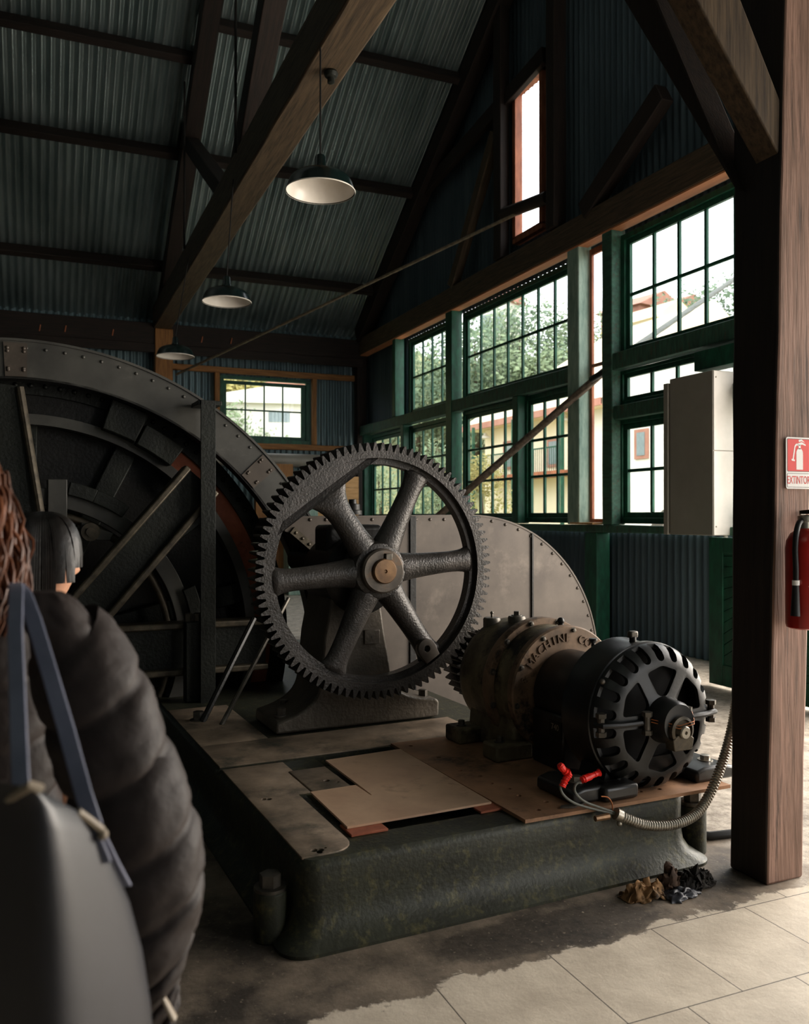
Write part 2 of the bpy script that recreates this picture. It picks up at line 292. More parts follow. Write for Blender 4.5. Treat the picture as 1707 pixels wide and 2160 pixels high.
# ================================================================ THE SHED
XW, YB, YF, XL = 6.5, 17.7, -1.9, -9.0
def roof_z(y): return 5.55 + .64 * (17.68 - y) if y > 8 else 5.55 + .64 * (17.68 - (16 - y))
def floor_mat():
    m = bpy.data.materials.new('floor_concrete'); m.use_nodes = True; nt = m.node_tree; N, L = nt.nodes, nt.links; b = N['Principled BSDF']
    tc = N.new('ShaderNodeTexCoord'); sp = N.new('ShaderNodeSeparateXYZ'); L.new(tc.outputs['Object'], sp.inputs[0])
    def nz(sc, det=8, rough=.6):
        n = N.new('ShaderNodeTexNoise'); n.inputs['Scale'].default_value = sc; n.inputs['Detail'].default_value = det; n.inputs['Roughness'].default_value = rough
        L.new(tc.outputs['Object'], n.inputs['Vector']); return n.outputs['Fac']
    def ma(op, a, b_=None, c=None):
        n = N.new('ShaderNodeMath'); n.operation = op
        for i, v in enumerate((a, b_, c)):
            if v is None: continue
            if isinstance(v, (int, float)): n.inputs[i].default_value = v
            else: L.new(v, n.inputs[i])
        return n.outputs[0]
    def mapr(v, a, b_):
        n = N.new('ShaderNodeMapRange'); n.inputs[1].default_value = a; n.inputs[2].default_value = b_; L.new(v, n.inputs[0]); return n.outputs[0]
    def ramp(v, c1, c2, p=(.35, .65)):
        r = N.new('ShaderNodeValToRGB'); r.color_ramp.elements[0].position, r.color_ramp.elements[1].position = p
        r.color_ramp.elements[0].color = (*lin(c1), 1); r.color_ramp.elements[1].color = (*lin(c2), 1); L.new(v, r.inputs[0]); return r.outputs[0]
    def mix(f, a, b_):
        n = N.new('ShaderNodeMix'); n.data_type = 'RGBA'; L.new(f, n.inputs[0])
        for i, v in ((6, a), (7, b_)):
            if isinstance(v, str): n.inputs[i].default_value = (*lin(v), 1)
            else: L.new(v, n.inputs[i])
        return n.outputs[2]
    X, Y = sp.outputs[0], sp.outputs[1]
    edge = ma('ADD', Y, ma('MULTIPLY', ma('SUBTRACT', nz(3.2, 10, .68), .5), .34))
    edge = ma('SUBTRACT', edge, ma('MULTIPLY', ma('SUBTRACT', X, 1.9), .07))
    old = mapr(edge, 2.585, 2.6)                                           # 1 = the old cement round the machine
    mp = N.new('ShaderNodeMapping'); mp.inputs['Location'].default_value = (-1.88 + .457 * 20, -2.14 + .457 * 20, 0); L.new(tc.outputs['Object'], mp.inputs[0])
    br = N.new('ShaderNodeTexBrick'); br.inputs['Scale'].default_value = 1; br.inputs['Brick Width'].default_value = .457; br.inputs['Row Height'].default_value = .457
    br.inputs['Mortar Size'].default_value = .0022; br.inputs['Mortar Smooth'].default_value = .1; br.offset = .5; br.offset_frequency = 2; L.new(mp.outputs[0], br.inputs['Vector'])
    tile = ramp(nz(5), '#c0b29f', '#d8cab6'); tile = mix(mapr(nz(9, 10, .75), .62, .78), tile, '#9a8c7a')
    tile = mix(br.outputs['Fac'], tile, '#4a4239')
    cem = ramp(nz(2.4, 9, .66), '#3c352e', '#8d7e6d', (.38, .62)); cem = mix(mapr(nz(14, 8, .7), .6, .75), cem, '#8b7c6b')
    ex = ma('ADD', ma('POWER', ma('ABSOLUTE', ma('DIVIDE', ma('SUBTRACT', X, 1.78), .5)), 2), ma('POWER', ma('ABSOLUTE', ma('DIVIDE', ma('SUBTRACT', Y, 2.74), .14)), 2))
    oil = mapr(ma('ADD', ex, ma('MULTIPLY', ma('SUBTRACT', nz(6, 10, .7), .5), 2.4)), 1.15, .75)   # oily dirt packed along the foot of the bed
    cem = mix(ma('MULTIPLY', oil, .8), cem, ramp(nz(30, 6, .75), '#1f1b17', '#4a4138'))
    cem = mix(mapr(nz(55, 4, .6), .62, .72), cem, '#9a8b79')
    far = mapr(ma('ADD', X, ma('MULTIPLY', nz(2.5, 8), .5)), 3.2, 3.34)    # rough pale concrete towards the doorway
    rough = ramp(nz(7, 12, .8), '#7e7365', '#c8bcac', (.38, .6))
    cem = mix(far, cem, rough)
    L.new(mix(old, tile, cem), b.inputs['Base Color'])
    b.inputs['Roughness'].default_value = .62
    hgt = ma('ADD', ma('MULTIPLY', nz(22, 10, .7), .35), ma('MULTIPLY', old, -.25)); hgt = ma('SUBTRACT', hgt, ma('MULTIPLY', br.outputs['Fac'], ma('SUBTRACT', .3, ma('MULTIPLY', old, .3))))
    hgt = ma('ADD', hgt, ma('MULTIPLY', ma('MULTIPLY', far, nz(40, 6, .8)), .5))
    bp = N.new('ShaderNodeBump'); bp.inputs['Strength'].default_value = .45; bp.inputs['Distance'].default_value = .02; L.new(hgt, bp.inputs['Height']); L.new(bp.outputs[0], b.inputs['Normal'])
    return m
M['floor'] = floor_mat()
struct('floor', MB().box(XL, 6.62, YF, YB + .1, -.12, 0), 'floor', ang=0)

PIT = .128
def corr_wall(mb, axis, fixed, u0, u1, z0, z1, amp=.018, pit=PIT, k=8):
    """a corrugated sheet standing on a wall; z0, z1 numbers or functions of u"""
    n = max(4, int((u1 - u0) / pit * k)); rows = []
    for i in range(n + 1):
        u = u0 + (u1 - u0) * i / n; o = fixed + amp * math.sin(2 * PI * u / pit)
        a, b = (z0(u) if callable(z0) else z0), (z1(u) if callable(z1) else z1)
        rows.append(mb.pts([(o, u, a), (o, u, b)] if axis == 'x' else [(u, o, a), (u, o, b)]))
    for p, q in zip(rows, rows[1:]): mb.face([p[0], q[0], q[1], p[1]])
mb = MB(); xs = 6.585
_cw = corr_wall
def corr_wall(mb, axis, fixed, u0, u1, z0, z1, amp=.018, pit=.115, k=8): _cw(mb, axis, fixed, u0, u1, z0, z1, amp, pit, k)
rz = lambda y: roof_z(y) + .02
corr_wall(mb, 'x', xs, 5.95, YB, -.02, 1.36); corr_wall(mb, 'x', xs, 15.3, YB, 3.3, 5.1)
corr_wall(mb, 'x', xs, 11.02, YB + .1, 5.0, rz); corr_wall(mb, 'x', xs, 10.28, 11.02, 5.0, 5.68); corr_wall(mb, 'x', xs, 10.28, 11.02, 7.84, rz); corr_wall(mb, 'x', xs, YF, 10.28, 5.0, rz)
corr_wall(mb, 'x', xs, .3, 5.95, 4.0, 5.05); corr_wall(mb, 'x', xs, YF, .3, -.02, 5.05)
struct('wall_right', mb, 'wall_iron', ang=60, fix=False)
corr_wall = _cw; mb = MB()
corr_wall(mb, 'y', YB + .06, XL, 3.35, -.02, 5.6); corr_wall(mb, 'y', YB + .06, 5.3, 6.6, -.02, 5.6); corr_wall(mb, 'y', YB + .06, 3.35, 5.3, -.02, 3.08); corr_wall(mb, 'y', YB + .06, 3.35, 5.3, 4.47, 5.6)
struct('wall_back', mb, 'wall_iron_back', ang=60, fix=False)
mb = MB(); corr_wall(mb, 'x', XL, YF, YB + .1, -.02, rz, k=4); struct('wall_left', mb, 'wall_iron', ang=60, fix=False)
mb = MB(); corr_wall(mb, 'y', YF, XL, 4.4, -.02, 5.6); corr_wall(mb, 'y', YF, 4.4, 6.2, 3.8, 5.6); corr_wall(mb, 'y', YF, 6.2, 6.6, -.02, 5.6)
struct('wall_front', mb, 'wall_iron', ang=60, fix=False)
mb = MB(); n = int((6.75 - XL) / PIT * 10)
for ya, yr in ((18.25, 8.0), (-2.25, 8.0)):
    rows = []
    for i in range(n + 1):
        x = XL + (6.75 - XL) * i / n; o = .018 * math.sin(2 * PI * x / PIT); sg = 1 if ya > 8 else -1
        rows.append(mb.pts([(x, y + sg * o * .8, roof_z(y) + o * 1.25) for y in (ya, yr)]))
    for p, q in zip(rows, rows[1:]): mb.face([p[0], q[0], q[1], p[1]])
struct('ceiling', mb, 'roof_iron', ang=60, fix=False)

# ---------------------------------------------------------------- windows (structure): sash with glazing bars, pane, casing
nwin = [0]
def window(y0, y1, z0, z1, nc, nr, cas=.07, m='green', xf=None, border=.065):
    nwin[0] += 1; nm = f'window_{nwin[0]}'; x = XW
    mb = MB(); d0, d1 = x - .05, x + .05                     # casing round the sash
    for a in ((y0 - border - cas, y1 + border + cas, z1 + border, z1 + border + cas), (y0 - border - cas, y1 + border + cas, z0 - border - cas, z0 - border),
              (y0 - border - cas, y0 - border, z0 - border, z1 + border), (y1 + border, y1 + border + cas, z0 - border, z1 + border)):
        mb.box(d0, d1, *a)
    root = struct(nm, mb, m, bevel=.006)
    mb = MB(); s0, s1 = x - .02, x + .025
    for a in ((y0 - border, y1 + border, z1, z1 + border), (y0 - border, y1 + border, z0 - border, z0), (y0 - border, y0, z0, z1), (y1, y1 + border, z0, z1)): mb.box(s0, s1, *a)
    for i in range(1, nc): c = y0 + (y1 - y0) * i / nc; mb.box(s0 + .005, s1 - .005, c - .019, c + .019, z0, z1)
    for j in range(1, nr): c = z0 + (z1 - z0) * j / nr; mb.box(s0 + .008, s1 - .008, y0, y1, c - .019, c + .019)
    mb.build('sash', m, root, bevel=.004)
    MB().box(x + .004, x + .007, y0 - .01, y1 + .01, z0 - .01, z1 + .01).build('pane', 'glass', root, ang=0)
    return root
window(13.19, 14.85, 3.58, 4.80, 4, 2)                 # upper row
window(9.57, 12.58, 3.58, 4.80, 7, 2)
window(6.25, 8.35, 3.60, 4.82, 5, 2)
window(15.22, 16.90, 1.60, 3.14, 4, 3)                 # lower row
window(13.19, 14.85, 1.60, 3.14, 4, 3)
window(10.98, 12.58, 1.60, 3.16, 4, 3)
window(9.60, 10.60, 1.60, 3.16, 3, 3)
window(6.25, 8.40, 2.99, 3.22, 5, 1, border=.05, cas=.04)
window(6.25, 8.40, 1.60, 2.60, 5, 2)
# back window
mb = MB(); y = YB
for a in ((3.36, 5.29, 4.40, 4.47), (3.36, 5.29, 3.08, 3.17), (3.36, 3.44, 3.17, 4.40), (5.2, 5.29, 3.17, 4.40)): mb.box(a[0], a[1], y - .06, y + .05, a[2], a[3])
root = struct('window_10', mb, 'green', bevel=.006); mb = MB()
for a in ((3.44, 5.2, 4.30, 4.37), (3.44, 5.2, 3.17, 3.24), (3.44, 3.5, 3.24, 4.30), (5.1, 5.2, 3.24, 4.30)): mb.box(a[0], a[1], y - .02, y + .03, a[2], a[3])
for i in (1, 2, 3): c = 3.5 + 1.6 * i / 4; mb.box(c - .014, c + .014, y - .015, y + .025, 3.24, 4.30)
mb.box(3.5, 5.1, y - .012, y + .022, 3.76, 3.79); mb.build('sash', 'green', root, bevel=.004)
MB().box(3.44, 5.2, y + .004, y + .007, 3.17, 4.39).build('pane', 'glass', root, ang=0)
# tall slot high in the gable
mb = MB()
for a in ((10.98, 11.06, 5.66, 7.9), (10.24, 10.32, 5.66, 7.9), (10.24, 11.06, 7.82, 7.92), (10.24, 11.06, 5.6, 5.7)): mb.box(XW - .06, XW + .07, *a)
struct('window_11', mb, 'redwood', bevel=.006)
# narrow open slot between two green posts
mb = MB()
for a in ((9.12, 9.17, 1.46, 4.98), (8.66, 8.70, 1.46, 4.98), (8.70, 9.12, 4.9, 4.98), (8.70, 9.12, 1.46, 1.52), (8.70, 9.12, 3.46, 3.5)): mb.box(XW - .02, XW + .02, *a)
struct('window_12', mb, 'redwood', bevel=.005)

# ---------------------------------------------------------------- timbers of the window wall
B = lambda n, p0, p1, w, d, m, l, cat='beam', **k: beam(n, p0, p1, w, d, m, l, cat, **k)
B('lintel_beam', (6.42, 17.6, 5.22), (6.42, -1.8, 5.22), .24, .36, 'timber_brown', 'long brown timber lintel running above the tall green windows')
one('lintel_light_strip', MB().box(6.31, 6.47, 5.9, 17.3, 5.012, 5.036), 'lintel_lit', 'long added strip under the lintel, its orange standing for daylight on the underside', 'board', (6.4, 10, 5.01), bevel=.003)  # added strip; outside light on the lintel underside is painted in its colour
B('transom_beam', (6.42, 17.45, 3.40), (6.42, 9.30, 3.40), .18, .2, 'green_old', 'flaking green transom timber between upper and lower window rows, far bay', group=None)
B('transom_beam', (6.42, 8.66, 3.42), (6.42, 6.0, 3.42), .18, .2, 'green_old', 'weathered green transom timber above the grey electrical cabinet, just under the large upper sash')
B('transom_beam', (6.43, 8.66, 2.80), (6.43, 6.0, 2.80), .16, .17, 'green_old', 'lower flaking green rail beside the top of the grey electrical cabinet')
B('sill_board', (6.42, 17.4, 1.40), (6.42, 6.0, 1.40), .22, .09, 'green_old', 'long green window sill timber under the lower window row', 'sill')
for nm, y, w_, z0, z1, m, l in (('window_post', 12.99, .24, 1.45, 5.04, 'green', 'green post between the two far upper windows'),
        ('window_post', 15.12 + .32, .14, 3.5, 5.04, 'green', 'slim green post at the far end of the upper windows'),
        ('window_post', 9.31, .26, 1.45, 5.04, 'green_pale', 'pale worn green post left of the open slot'),
        ('window_post', 8.59, .2, 1.45, 5.04, 'green_old', 'dull green post on the right side of the open slot'),
        ('window_post', 10.79, .16, 1.45, 3.3, 'green', 'short green post splitting the lower middle windows'),
        ('window_post', 15.03, .14, 1.45, 3.3, 'green', 'short green post between the two farthest lower windows'),
        ('wall_post', 8.93, .26, 0, 1.35, 'green', 'dark green post under the sill beside the round riveted hood'),
        ('window_post', 17.15, .14, 1.45, 3.3, 'green', 'green post in the far corner below the transom')):
    B(nm, (6.42, y, z0), (6.42, y, z1), .2, w_, m, l, 'post', up=(0, 1, 0))
B('corner_post', (6.38, 17.5, 0), (6.38, 17.5, 5.4), .22, .22, 'timber_dark', 'dark timber corner post where the two walls meet', 'post', up=(0, 1, 0))
mb = MB().box(6.2, 6.46, 8.72, 9.2, 1.452, 1.475); mb.noise(.006, 6)
one('broken_board', mb, 'plank_tan', 'splintered bare wood board lying on the sill of the open slot', 'board', (6.3, 8.96, 1.45))
# gable frame above the windows
B('gable_rafter', (6.36, 17.4, roof_z(17.4) - .3), (6.36, 8.1, roof_z(8.1) - .3), .24, .34, 'timber_dark', 'dark rafter following the roof edge on the gable wall', up=(0, .5, 1))
a, b_ = onX(1402, 195, 6.36), onX(1236, 462, 6.36)
B('gable_brace', a, (6.36, b_.y, 5.42), .16, .26, 'timber_dark', 'dark diagonal brace on the gable wall right of the tall slot', up=(0, 1, 1))
B('gable_brace', (6.36, 12.9, 5.42), (6.36, 11.4, 7.4), .14, .2, 'timber_brown', 'lighter brown diagonal strut on the gable wall left of the tall slot', up=(0, -1, 1))
B('gable_post', (6.36, 9.76, 5.42), (6.36, 9.76, 10.0), .2, .2, 'timber_dark', 'dark upright on the gable wall at the right side of the tall slot', 'post', up=(0, 1, 0))
B('gable_post', (6.36, 11.25, 5.42), (6.36, 11.25, 9.2), .16, .22, 'timber_dark', 'dark upright on the gable wall at the left side of the tall slot', 'post', up=(0, 1, 0))
B('gable_girt', (6.4, 14.4, 7.45), (6.4, 10.1, 7.95), .1, .24, 'timber_dark', 'dark sloping girt on the gable wall beside the slot head')
# roof timbers
TX = 2.17
B('tie_beam', (TX, 17.45, 5.47), (TX, -1.8, 5.47), .34, .44, 'timber_brown', 'heavy brown tie beam that the three lamps hang from', bevel=.02)
B('truss_rafter', (TX, 17.2, roof_z(17.2) - .42), (TX, 8.0, roof_z(8.0) - .42), .26, .3, 'timber_dark', 'dark principal rafter above the tie beam', up=(0, .5, 1))
B('truss_rafter', (TX, -1.2, roof_z(-1.2) - .42), (TX, 7.9, roof_z(7.9) - .42), .26, .3, 'timber_dark', 'dark principal rafter over the viewer', up=(0, -.5, 1))
p, q = onX(383, 275, TX), onX(478, 405, TX)
B('truss_strut', (TX, q.y, 5.7), (TX, p.y, p.z), .2, .22, 'timber_dark', 'short dark truss strut leaning back above the middle lamp', 'strut', up=(0, 1, 0))
p, q = onX(575, 0, TX), onX(512, 352, TX)
dv = (p - q); q2 = q - dv * ((q.z - 5.68) / dv.z); p2 = p + dv * .45
B('truss_strut', q2, p2, .24, .3, 'timber_dark', 'long dark truss strut rising from the tie beam above the largest lamp', 'strut', up=(0, 1, 0))
for (x0, y0, x1, y1, l) in ((486, 40, 497, 325, 'thin iron rod dropping from the roof onto the tie beam above the middle lamp'), (378, 312, 389, 530, 'thin iron rod dropping onto the tie beam above the smallest lamp')):
    p, q = onX(x0, y0, TX - .2), onX(x1, y1, TX - .2)
    top = roof_z(q.y) - .3
    one('tie_rod', MB().cyl((TX - .2, q.y, 5.6), (TX - .2, q.y, top), .016, n=8), 'cord', l, 'rod', (TX - .2, q.y, 5.6))
for y_, lo, hi in ((16.41, -.001, 0), (14.38, 0, 0), (12.98, .0, -.5), (11.2, 0, 0), (9.6, 0, 0)):
    for x0, x1, dy, side in ((XL, TX, 0, 'left'), (TX - .1, 6.5, hi, 'right')):
        y = y_ + dy
        nth = {16.41: 'lowest', 14.38: 'second lowest', 12.98: 'third lowest', 11.2: 'high', 9.6: 'topmost'}[y_]
        B('purlin', (x0, y, roof_z(y) - .13 - (.01 if side == 'left' else .03)), (x1, y, roof_z(y) - .13 - (.01 if side == 'left' else .03)), .12, .2, 'timber_dark', f'{nth} dark purlin under the corrugated roof, {"far" if side == "left" else "window"} side of the truss', group='purlins under the roof', up=(0, .54, .84))
B('wall_plate', (XL, 17.5, 5.15), (6.5, 17.5, 5.15), .3, .42, 'timber_dark', 'thick dark wall plate along the eaves of the back wall')
B('eaves_board', (XL, 17.36, 4.86), (6.4, 17.36, 4.86), .06, .18, 'timber_dark', 'dark ledger board under the back wall plate')
B('truss_post', (2.2, 17.45, 0), (2.2, 17.45, 5.25), .34, .3, 'timber_orange', 'orange brown timber post carrying the far end of the tie beam', 'post', up=(0, 1, 0))
for i, x in enumerate((-.62, -.18, .62, 2.93, 3.42)):
    p = [(83, 688), (137, 690), (237, 698), (425, 713), (487, 716)][i]; q = onY(*p, 17.34)
    one('peg', MB().cyl((q.x, 17.345, q.z - .09), (q.x + .02, 17.32, q.z + .03), .012, n=6), 'redwood', 'small reddish wooden peg standing out of the dark wall plate', 'peg', (q.x, 17.34, q.z), group='pegs on the back wall plate')
# girts round the back window
B('window_girt', (2.37, 17.6, 4.56), (6.3, 17.6, 4.56), .1, .12, 'timber_orange', 'orange wood girt along the top of the back window', 'girt')
B('window_girt', (2.37, 17.6, 3.02), (6.3, 17.6, 3.02), .1, .12, 'timber_orange', 'orange wood girt along the bottom of the back window', 'girt')
B('window_stud', (3.29, 17.6, 3.08), (3.29, 17.6, 4.5), .1, .12, 'timber_orange', 'orange wood stud at the left side of the back window', 'stud', up=(0, 1, 0))
B('window_stud', (5.36, 17.6, 3.08), (5.36, 17.6, 4.5), .1, .12, 'timber_orange', 'orange wood stud at the right side of the back window', 'stud', up=(0, 1, 0))
one('wall_pipe', MB().tube([(XL + .3, 17.35, 2.72), (-3, 17.35, 2.72), (2, 17.35, 2.72), (6.3, 17.35, 2.72)], .14, 20), 'cab', 'thick grey pipe running along the back wall below the window', 'pipe', (4, 17.35, 2.72))
mb = MB(); z = .0
for k in range(10): mb.box(4.95 + .0, 6.2, 17.1, 17.14, z, z + .235); z += .24
one('plank_partition', mb, 'plank_tan', 'pale tan plank partition behind the gear, by the far corner', 'partition', (5.5, 17.1, 0), bevel=.006)
one('wooden_crate', MB().box(3.95, 4.72, 16.95, 17.12, 0, 2.62), 'timber_orange', 'brown boarded panel leaning at the back wall behind the hood', 'panel', (4.3, 17.0, 0), bevel=.01)
one('green_cupboard', MB().box(4.45, 5.05, 16.3, 16.7, 0, 1.9), 'green_pale', 'pale green cupboard seen through the spokes in front of the back wall', 'cupboard', (4.7, 16.5, 0), bevel=.01)

# ---------------------------------------------------------------- big post in the right foreground with its knee braces
A0, A1 = onZ(1617, 1870), onY(1650, 300, 2.705); dA = (A1 - A0) / (A1.z); topz = 6.2
D0 = Vector((A0.x, 2.912, 0)); D1 = A1 + Vector((0, .275, 0)); dD = (D1 - D0) / D1.z
R0 = Vector((3.015, 2.714, 0)); K0 = Vector((3.015, 2.92, 0))
bot = [A0, R0, K0, D0]; top = [A0 + dA * topz, R0 + dA * topz, K0 + dD * topz, D0 + dD * topz]
mb = MB(); rings = []
for i in range(25):
    f = i / 24; rings.append([b0.lerp(t0, f) + Vector((random.uniform(-.003, .003), random.uniform(-.003, .003), 0)) for b0, t0 in zip(bot, top)])
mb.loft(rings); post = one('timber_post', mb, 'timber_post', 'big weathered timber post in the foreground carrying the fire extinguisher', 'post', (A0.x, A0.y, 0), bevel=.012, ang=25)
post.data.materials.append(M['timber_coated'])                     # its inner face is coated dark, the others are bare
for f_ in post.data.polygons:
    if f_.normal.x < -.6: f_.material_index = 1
P = [onY(x, y, 2.72) for x, y in ((1655, 345), (1648, 215), (1560, -10), (1466, -10))]
dd = (P[2] - P[1]).normalized() * 1.6
P[2] = P[1] + (P[2] - P[1]) * 2.0; P[3] = P[0] + (P[3] - P[0]) * 1.9
beam_o = MB().hexa([p + Vector((0, 0, 0)) for p in P] + [p + Vector((0, .13, 0)) for p in P])
one('knee_brace', beam_o, 'timber_brown', 'grey brown knee brace meeting the near face of the big post', 'brace', tuple(P[0]), bevel=.008, ang=25)
P = [onX(x, y, 2.83) for x, y in ((1552, 402), (1440, 211), (1300, -40), (1500, -40), (1646, 345))]
one('knee_brace', MB().hexa([P[0], P[1], P[1] + (P[1] - P[0]) * 2.4, P[4] + (P[1] - P[0]) * 3.2] + [q + Vector((.16, 0, 0)) for q in (P[0], P[1], P[1] + (P[1] - P[0]) * 2.4, P[4] + (P[1] - P[0]) * 3.2)]), 'timber_dark',
    'broad dark knee brace rising backwards from the big post', 'brace', tuple(P[0]), bevel=.008, ang=25)

# green sliding door leaf and flexible conduit at the doorway edge
d0 = onZ(1496, 1440, .03); X0 = d0.x
t = thing('half_door', 'low green boarded half door partly hidden behind the big post', 'door', (X0, d0.y, .03))
Y1, Y0 = d0.y, d0.y - 1.5
mb = MB()
for a in ((Y1 - .17, Y1, .03, 1.36), (Y0, Y0 + .17, .03, 1.36), (Y0 + .17, Y1 - .17, .03, .22), (Y0 + .17, Y1 - .17, 1.22, 1.36)): mb.box(X0, X0 + .05, *a)
mb.build('door_frame', 'green', t, (X0, d0.y, .03), bevel=.005)
mb = MB(); k = 0
for i in range(-14, 34):                                           # boards laid on the slant, clipped to the opening
    z_ = .1 * i; poly = [(Y1 - .17, z_), (Y0 + .17, z_ + 1.16 * .6), (Y0 + .17, z_ + 1.16 * .6 + .092), (Y1 - .17, z_ + .092)]
    poly = [(u, min(1.22, max(.22, v))) for u, v in poly]
    if abs(poly[0][1] - poly[3][1]) < .001 and abs(poly[1][1] - poly[2][1]) < .001: continue
    mb.prism(poly, lambda u, v, w: (w, u, v), X0 + .012, X0 + .03)
mb.box(X0 + .028, X0 + .04, Y0 + .16, Y1 - .16, .21, 1.24); mb.build('boarding', 'green', t, (X0, d0.y, .03), ang=20)
# ================================================================ THE MACHINE (a, b, z: its own axes)
ID = lambda a, b, z: (a, b, z)
fac = lambda u, v, w: (u, w, v)                     # a profile in the a-z plane pushed along b
ZT = .30
def rrect(a0, a1, b0, b1, r, z, n=8):
    P = []
    for cx, cy, s in ((a1 - r, b1 - r, 0), (a0 + r, b1 - r, 1), (a0 + r, b0 + r, 2), (a1 - r, b0 + r, 3)):
        for i in range(n + 1): t = (s + i / n) * PI / 2; P.append((cx + r * math.cos(t), cy + r * math.sin(t), z))
    return P
t = mthing('machine_bed', 'long green black cast iron bed under the gear and motor', 'machine base', (1.9, 2.92, 0)); org = (1.9, 2.92, 0)
mb = MB(); rings = []
for o, z, r in ((.085, 0, .1), (.085, .012, .1), (.06, .03, .1), (.03, .055, .1), (.012, .09, .1), (.004, .13, .09), (0, .2, .085), (0, .27, .08), (-.006, .288, .075), (-.02, ZT, .06)):
    rings.append(rrect(1.0 - o, 2.84 + o, 2.92 - o, 8.3, r, z))
mb.loft(rings); body = mb.build('bed_casting', 'bed', t, org, ang=40)
c = MB().prism([(1.27, 3.10), (1.94, 3.10), (1.94, 4.185), (1.505, 4.185), (1.505, 3.64), (1.27, 3.64)], lambda u, v, w: (u, v, w), ZT - .05, ZT + .1)                                   # pocket under the loose sheets
c.prism([(1.0, 4.19), (1.94, 4.185), (1.94, 4.215), (1.0, 4.205)], lambda u, v, w: (u, v, w), ZT - .03, ZT + .1)
for a, b, r in ((1.08, 3.655, .013), (1.1, 3.648, .014), (1.085, 3.015, .014), (1.105, 3.008, .014), (1.095, 2.99, .012), (1.13, 3.02, .006)): c.cyl((a, b, ZT - .05), (a, b, ZT + .1), r, n=12)
cut(body, c)
mb = MB()                                                                                  # worn top face: left border, back strip
ln = lambda poly, z0, z1: mb.prism(poly, lambda u, v, w: (u, v, w), z0, z1)
arc = [(1.14 + .1 * math.cos(x), 3.07 + .1 * math.sin(x)) for x in [(-PI / 2 + PI / 2 * i / 6) for i in range(7)]]
ln([(1.02, 2.97)] + arc + [(1.24, 3.66), (1.3, 3.66), (1.3, 4.0), (1.33, 4.0), (1.33, 4.17), (1.02, 4.175)], ZT - .004, ZT + .006)
ln([(1.02, 4.22), (2.55, 4.225), (2.55, 4.66), (1.02, 4.64)], ZT - .004, ZT + .007)
ln([(1.02, 4.65), (1.4, 4.65), (1.4, 5.6), (1.02, 5.6)], ZT - .004, ZT + .005)
top = mb.build('top_facing', 'bed_top', t, org, ang=20, bevel=.003)
c = MB()
for a, b, r in ((1.08, 3.655, .014), (1.1, 3.648, .015), (1.085, 3.015, .015), (1.105, 3.008, .015), (1.095, 2.99, .013), (1.13, 3.02, .006)): c.cyl((a, b, ZT - .05), (a, b, ZT + .1), r, n=12)
cut(top, c)
mb = MB(); mb.prism([(1.305, 3.665), (1.495, 3.655), (1.495, 4.0), (1.305, 4.0)], lambda u, v, w: (u, v, w), ZT - .01, ZT + .008)
o = mb.build('inner_pad', 'bed_top', t, org, bevel=.004)
c = MB().cyl((1.42, 3.78, .2), (1.42, 3.78, .4), .014, n=12); c.cyl((1.46, 3.74, .2), (1.46, 3.74, .4), .007, n=10); cut(o, c)
for (a, b, h) in ((.925, 3.05, .18), (2.93, 2.99, .22)):
    p = MB().cyl((a, b, 0), (a, b, h), .062, n=28).build('anchor_boss', 'bed', t, org, bevel=.006)
    MB().hexbolt((a, b, h), (0, 0, 1), .04, .06).build('anchor_bolt', 'steel_dark', p, org)
MB().hexbolt((1.14, 5.25, ZT), (0, 0, 1), .035, .06).build('bolt', 'steel_dark', t, org)

# loose sheets and the plate under the motor
mb = MB().prism([(1.27, 3.148), (1.94, 3.152), (1.948, 4.08), (1.518, 4.056), (1.513, 3.46), (1.507, 3.46), (1.502, 3.622), (1.283, 3.619)], lambda u, v, w: (u, v, w), ZT + .012, ZT + .021)
one('cover_sheet', mb, 'sheet', 'rusty tan steel sheet with a slit lying over the pit of the machine bed', 'sheet metal', (1.6, 3.6, ZT + .012), True, ang=20)
for a0, a1, b0, b1, l in ((1.262, 1.42, 3.085, 3.21, 'small rusty strip under the near corner of the tan sheet'), (1.85, 1.955, 3.09, 3.2, 'small rusty strip between the tan sheet and the motor plate')):
    one('packing_strip', MB().box(a0, a1, b0, b1, ZT + .001, ZT + .011), 'rust_red', l, 'strip', (a0, b0, ZT), True, bevel=.002)
mb = MB().prism([(1.955, 2.915), (3.06, 2.885), (3.06, 4.21), (1.955, 4.215)], lambda u, v, w: (u, v, w), ZT + .002, ZT + .017)
o = one('motor_plate', mb, 'plate_rust', 'brown steel plate with bolt holes under the gearbox and motor', 'steel plate', (2.5, 3.5, ZT), True, ang=20)
c = MB()
for a, b in ((2.03, 4.12), (2.06, 3.86), (2.05, 3.62), (2.09, 3.5), (2.08, 3.38), (2.11, 3.28), (2.1, 3.18), (2.16, 3.06), (2.5, 3.0), (2.62, 2.99), (2.72, 2.98), (2.07, 2.99)): c.cyl((a, b, .2), (a, b, .4), .012, n=10)
cut(o, c)

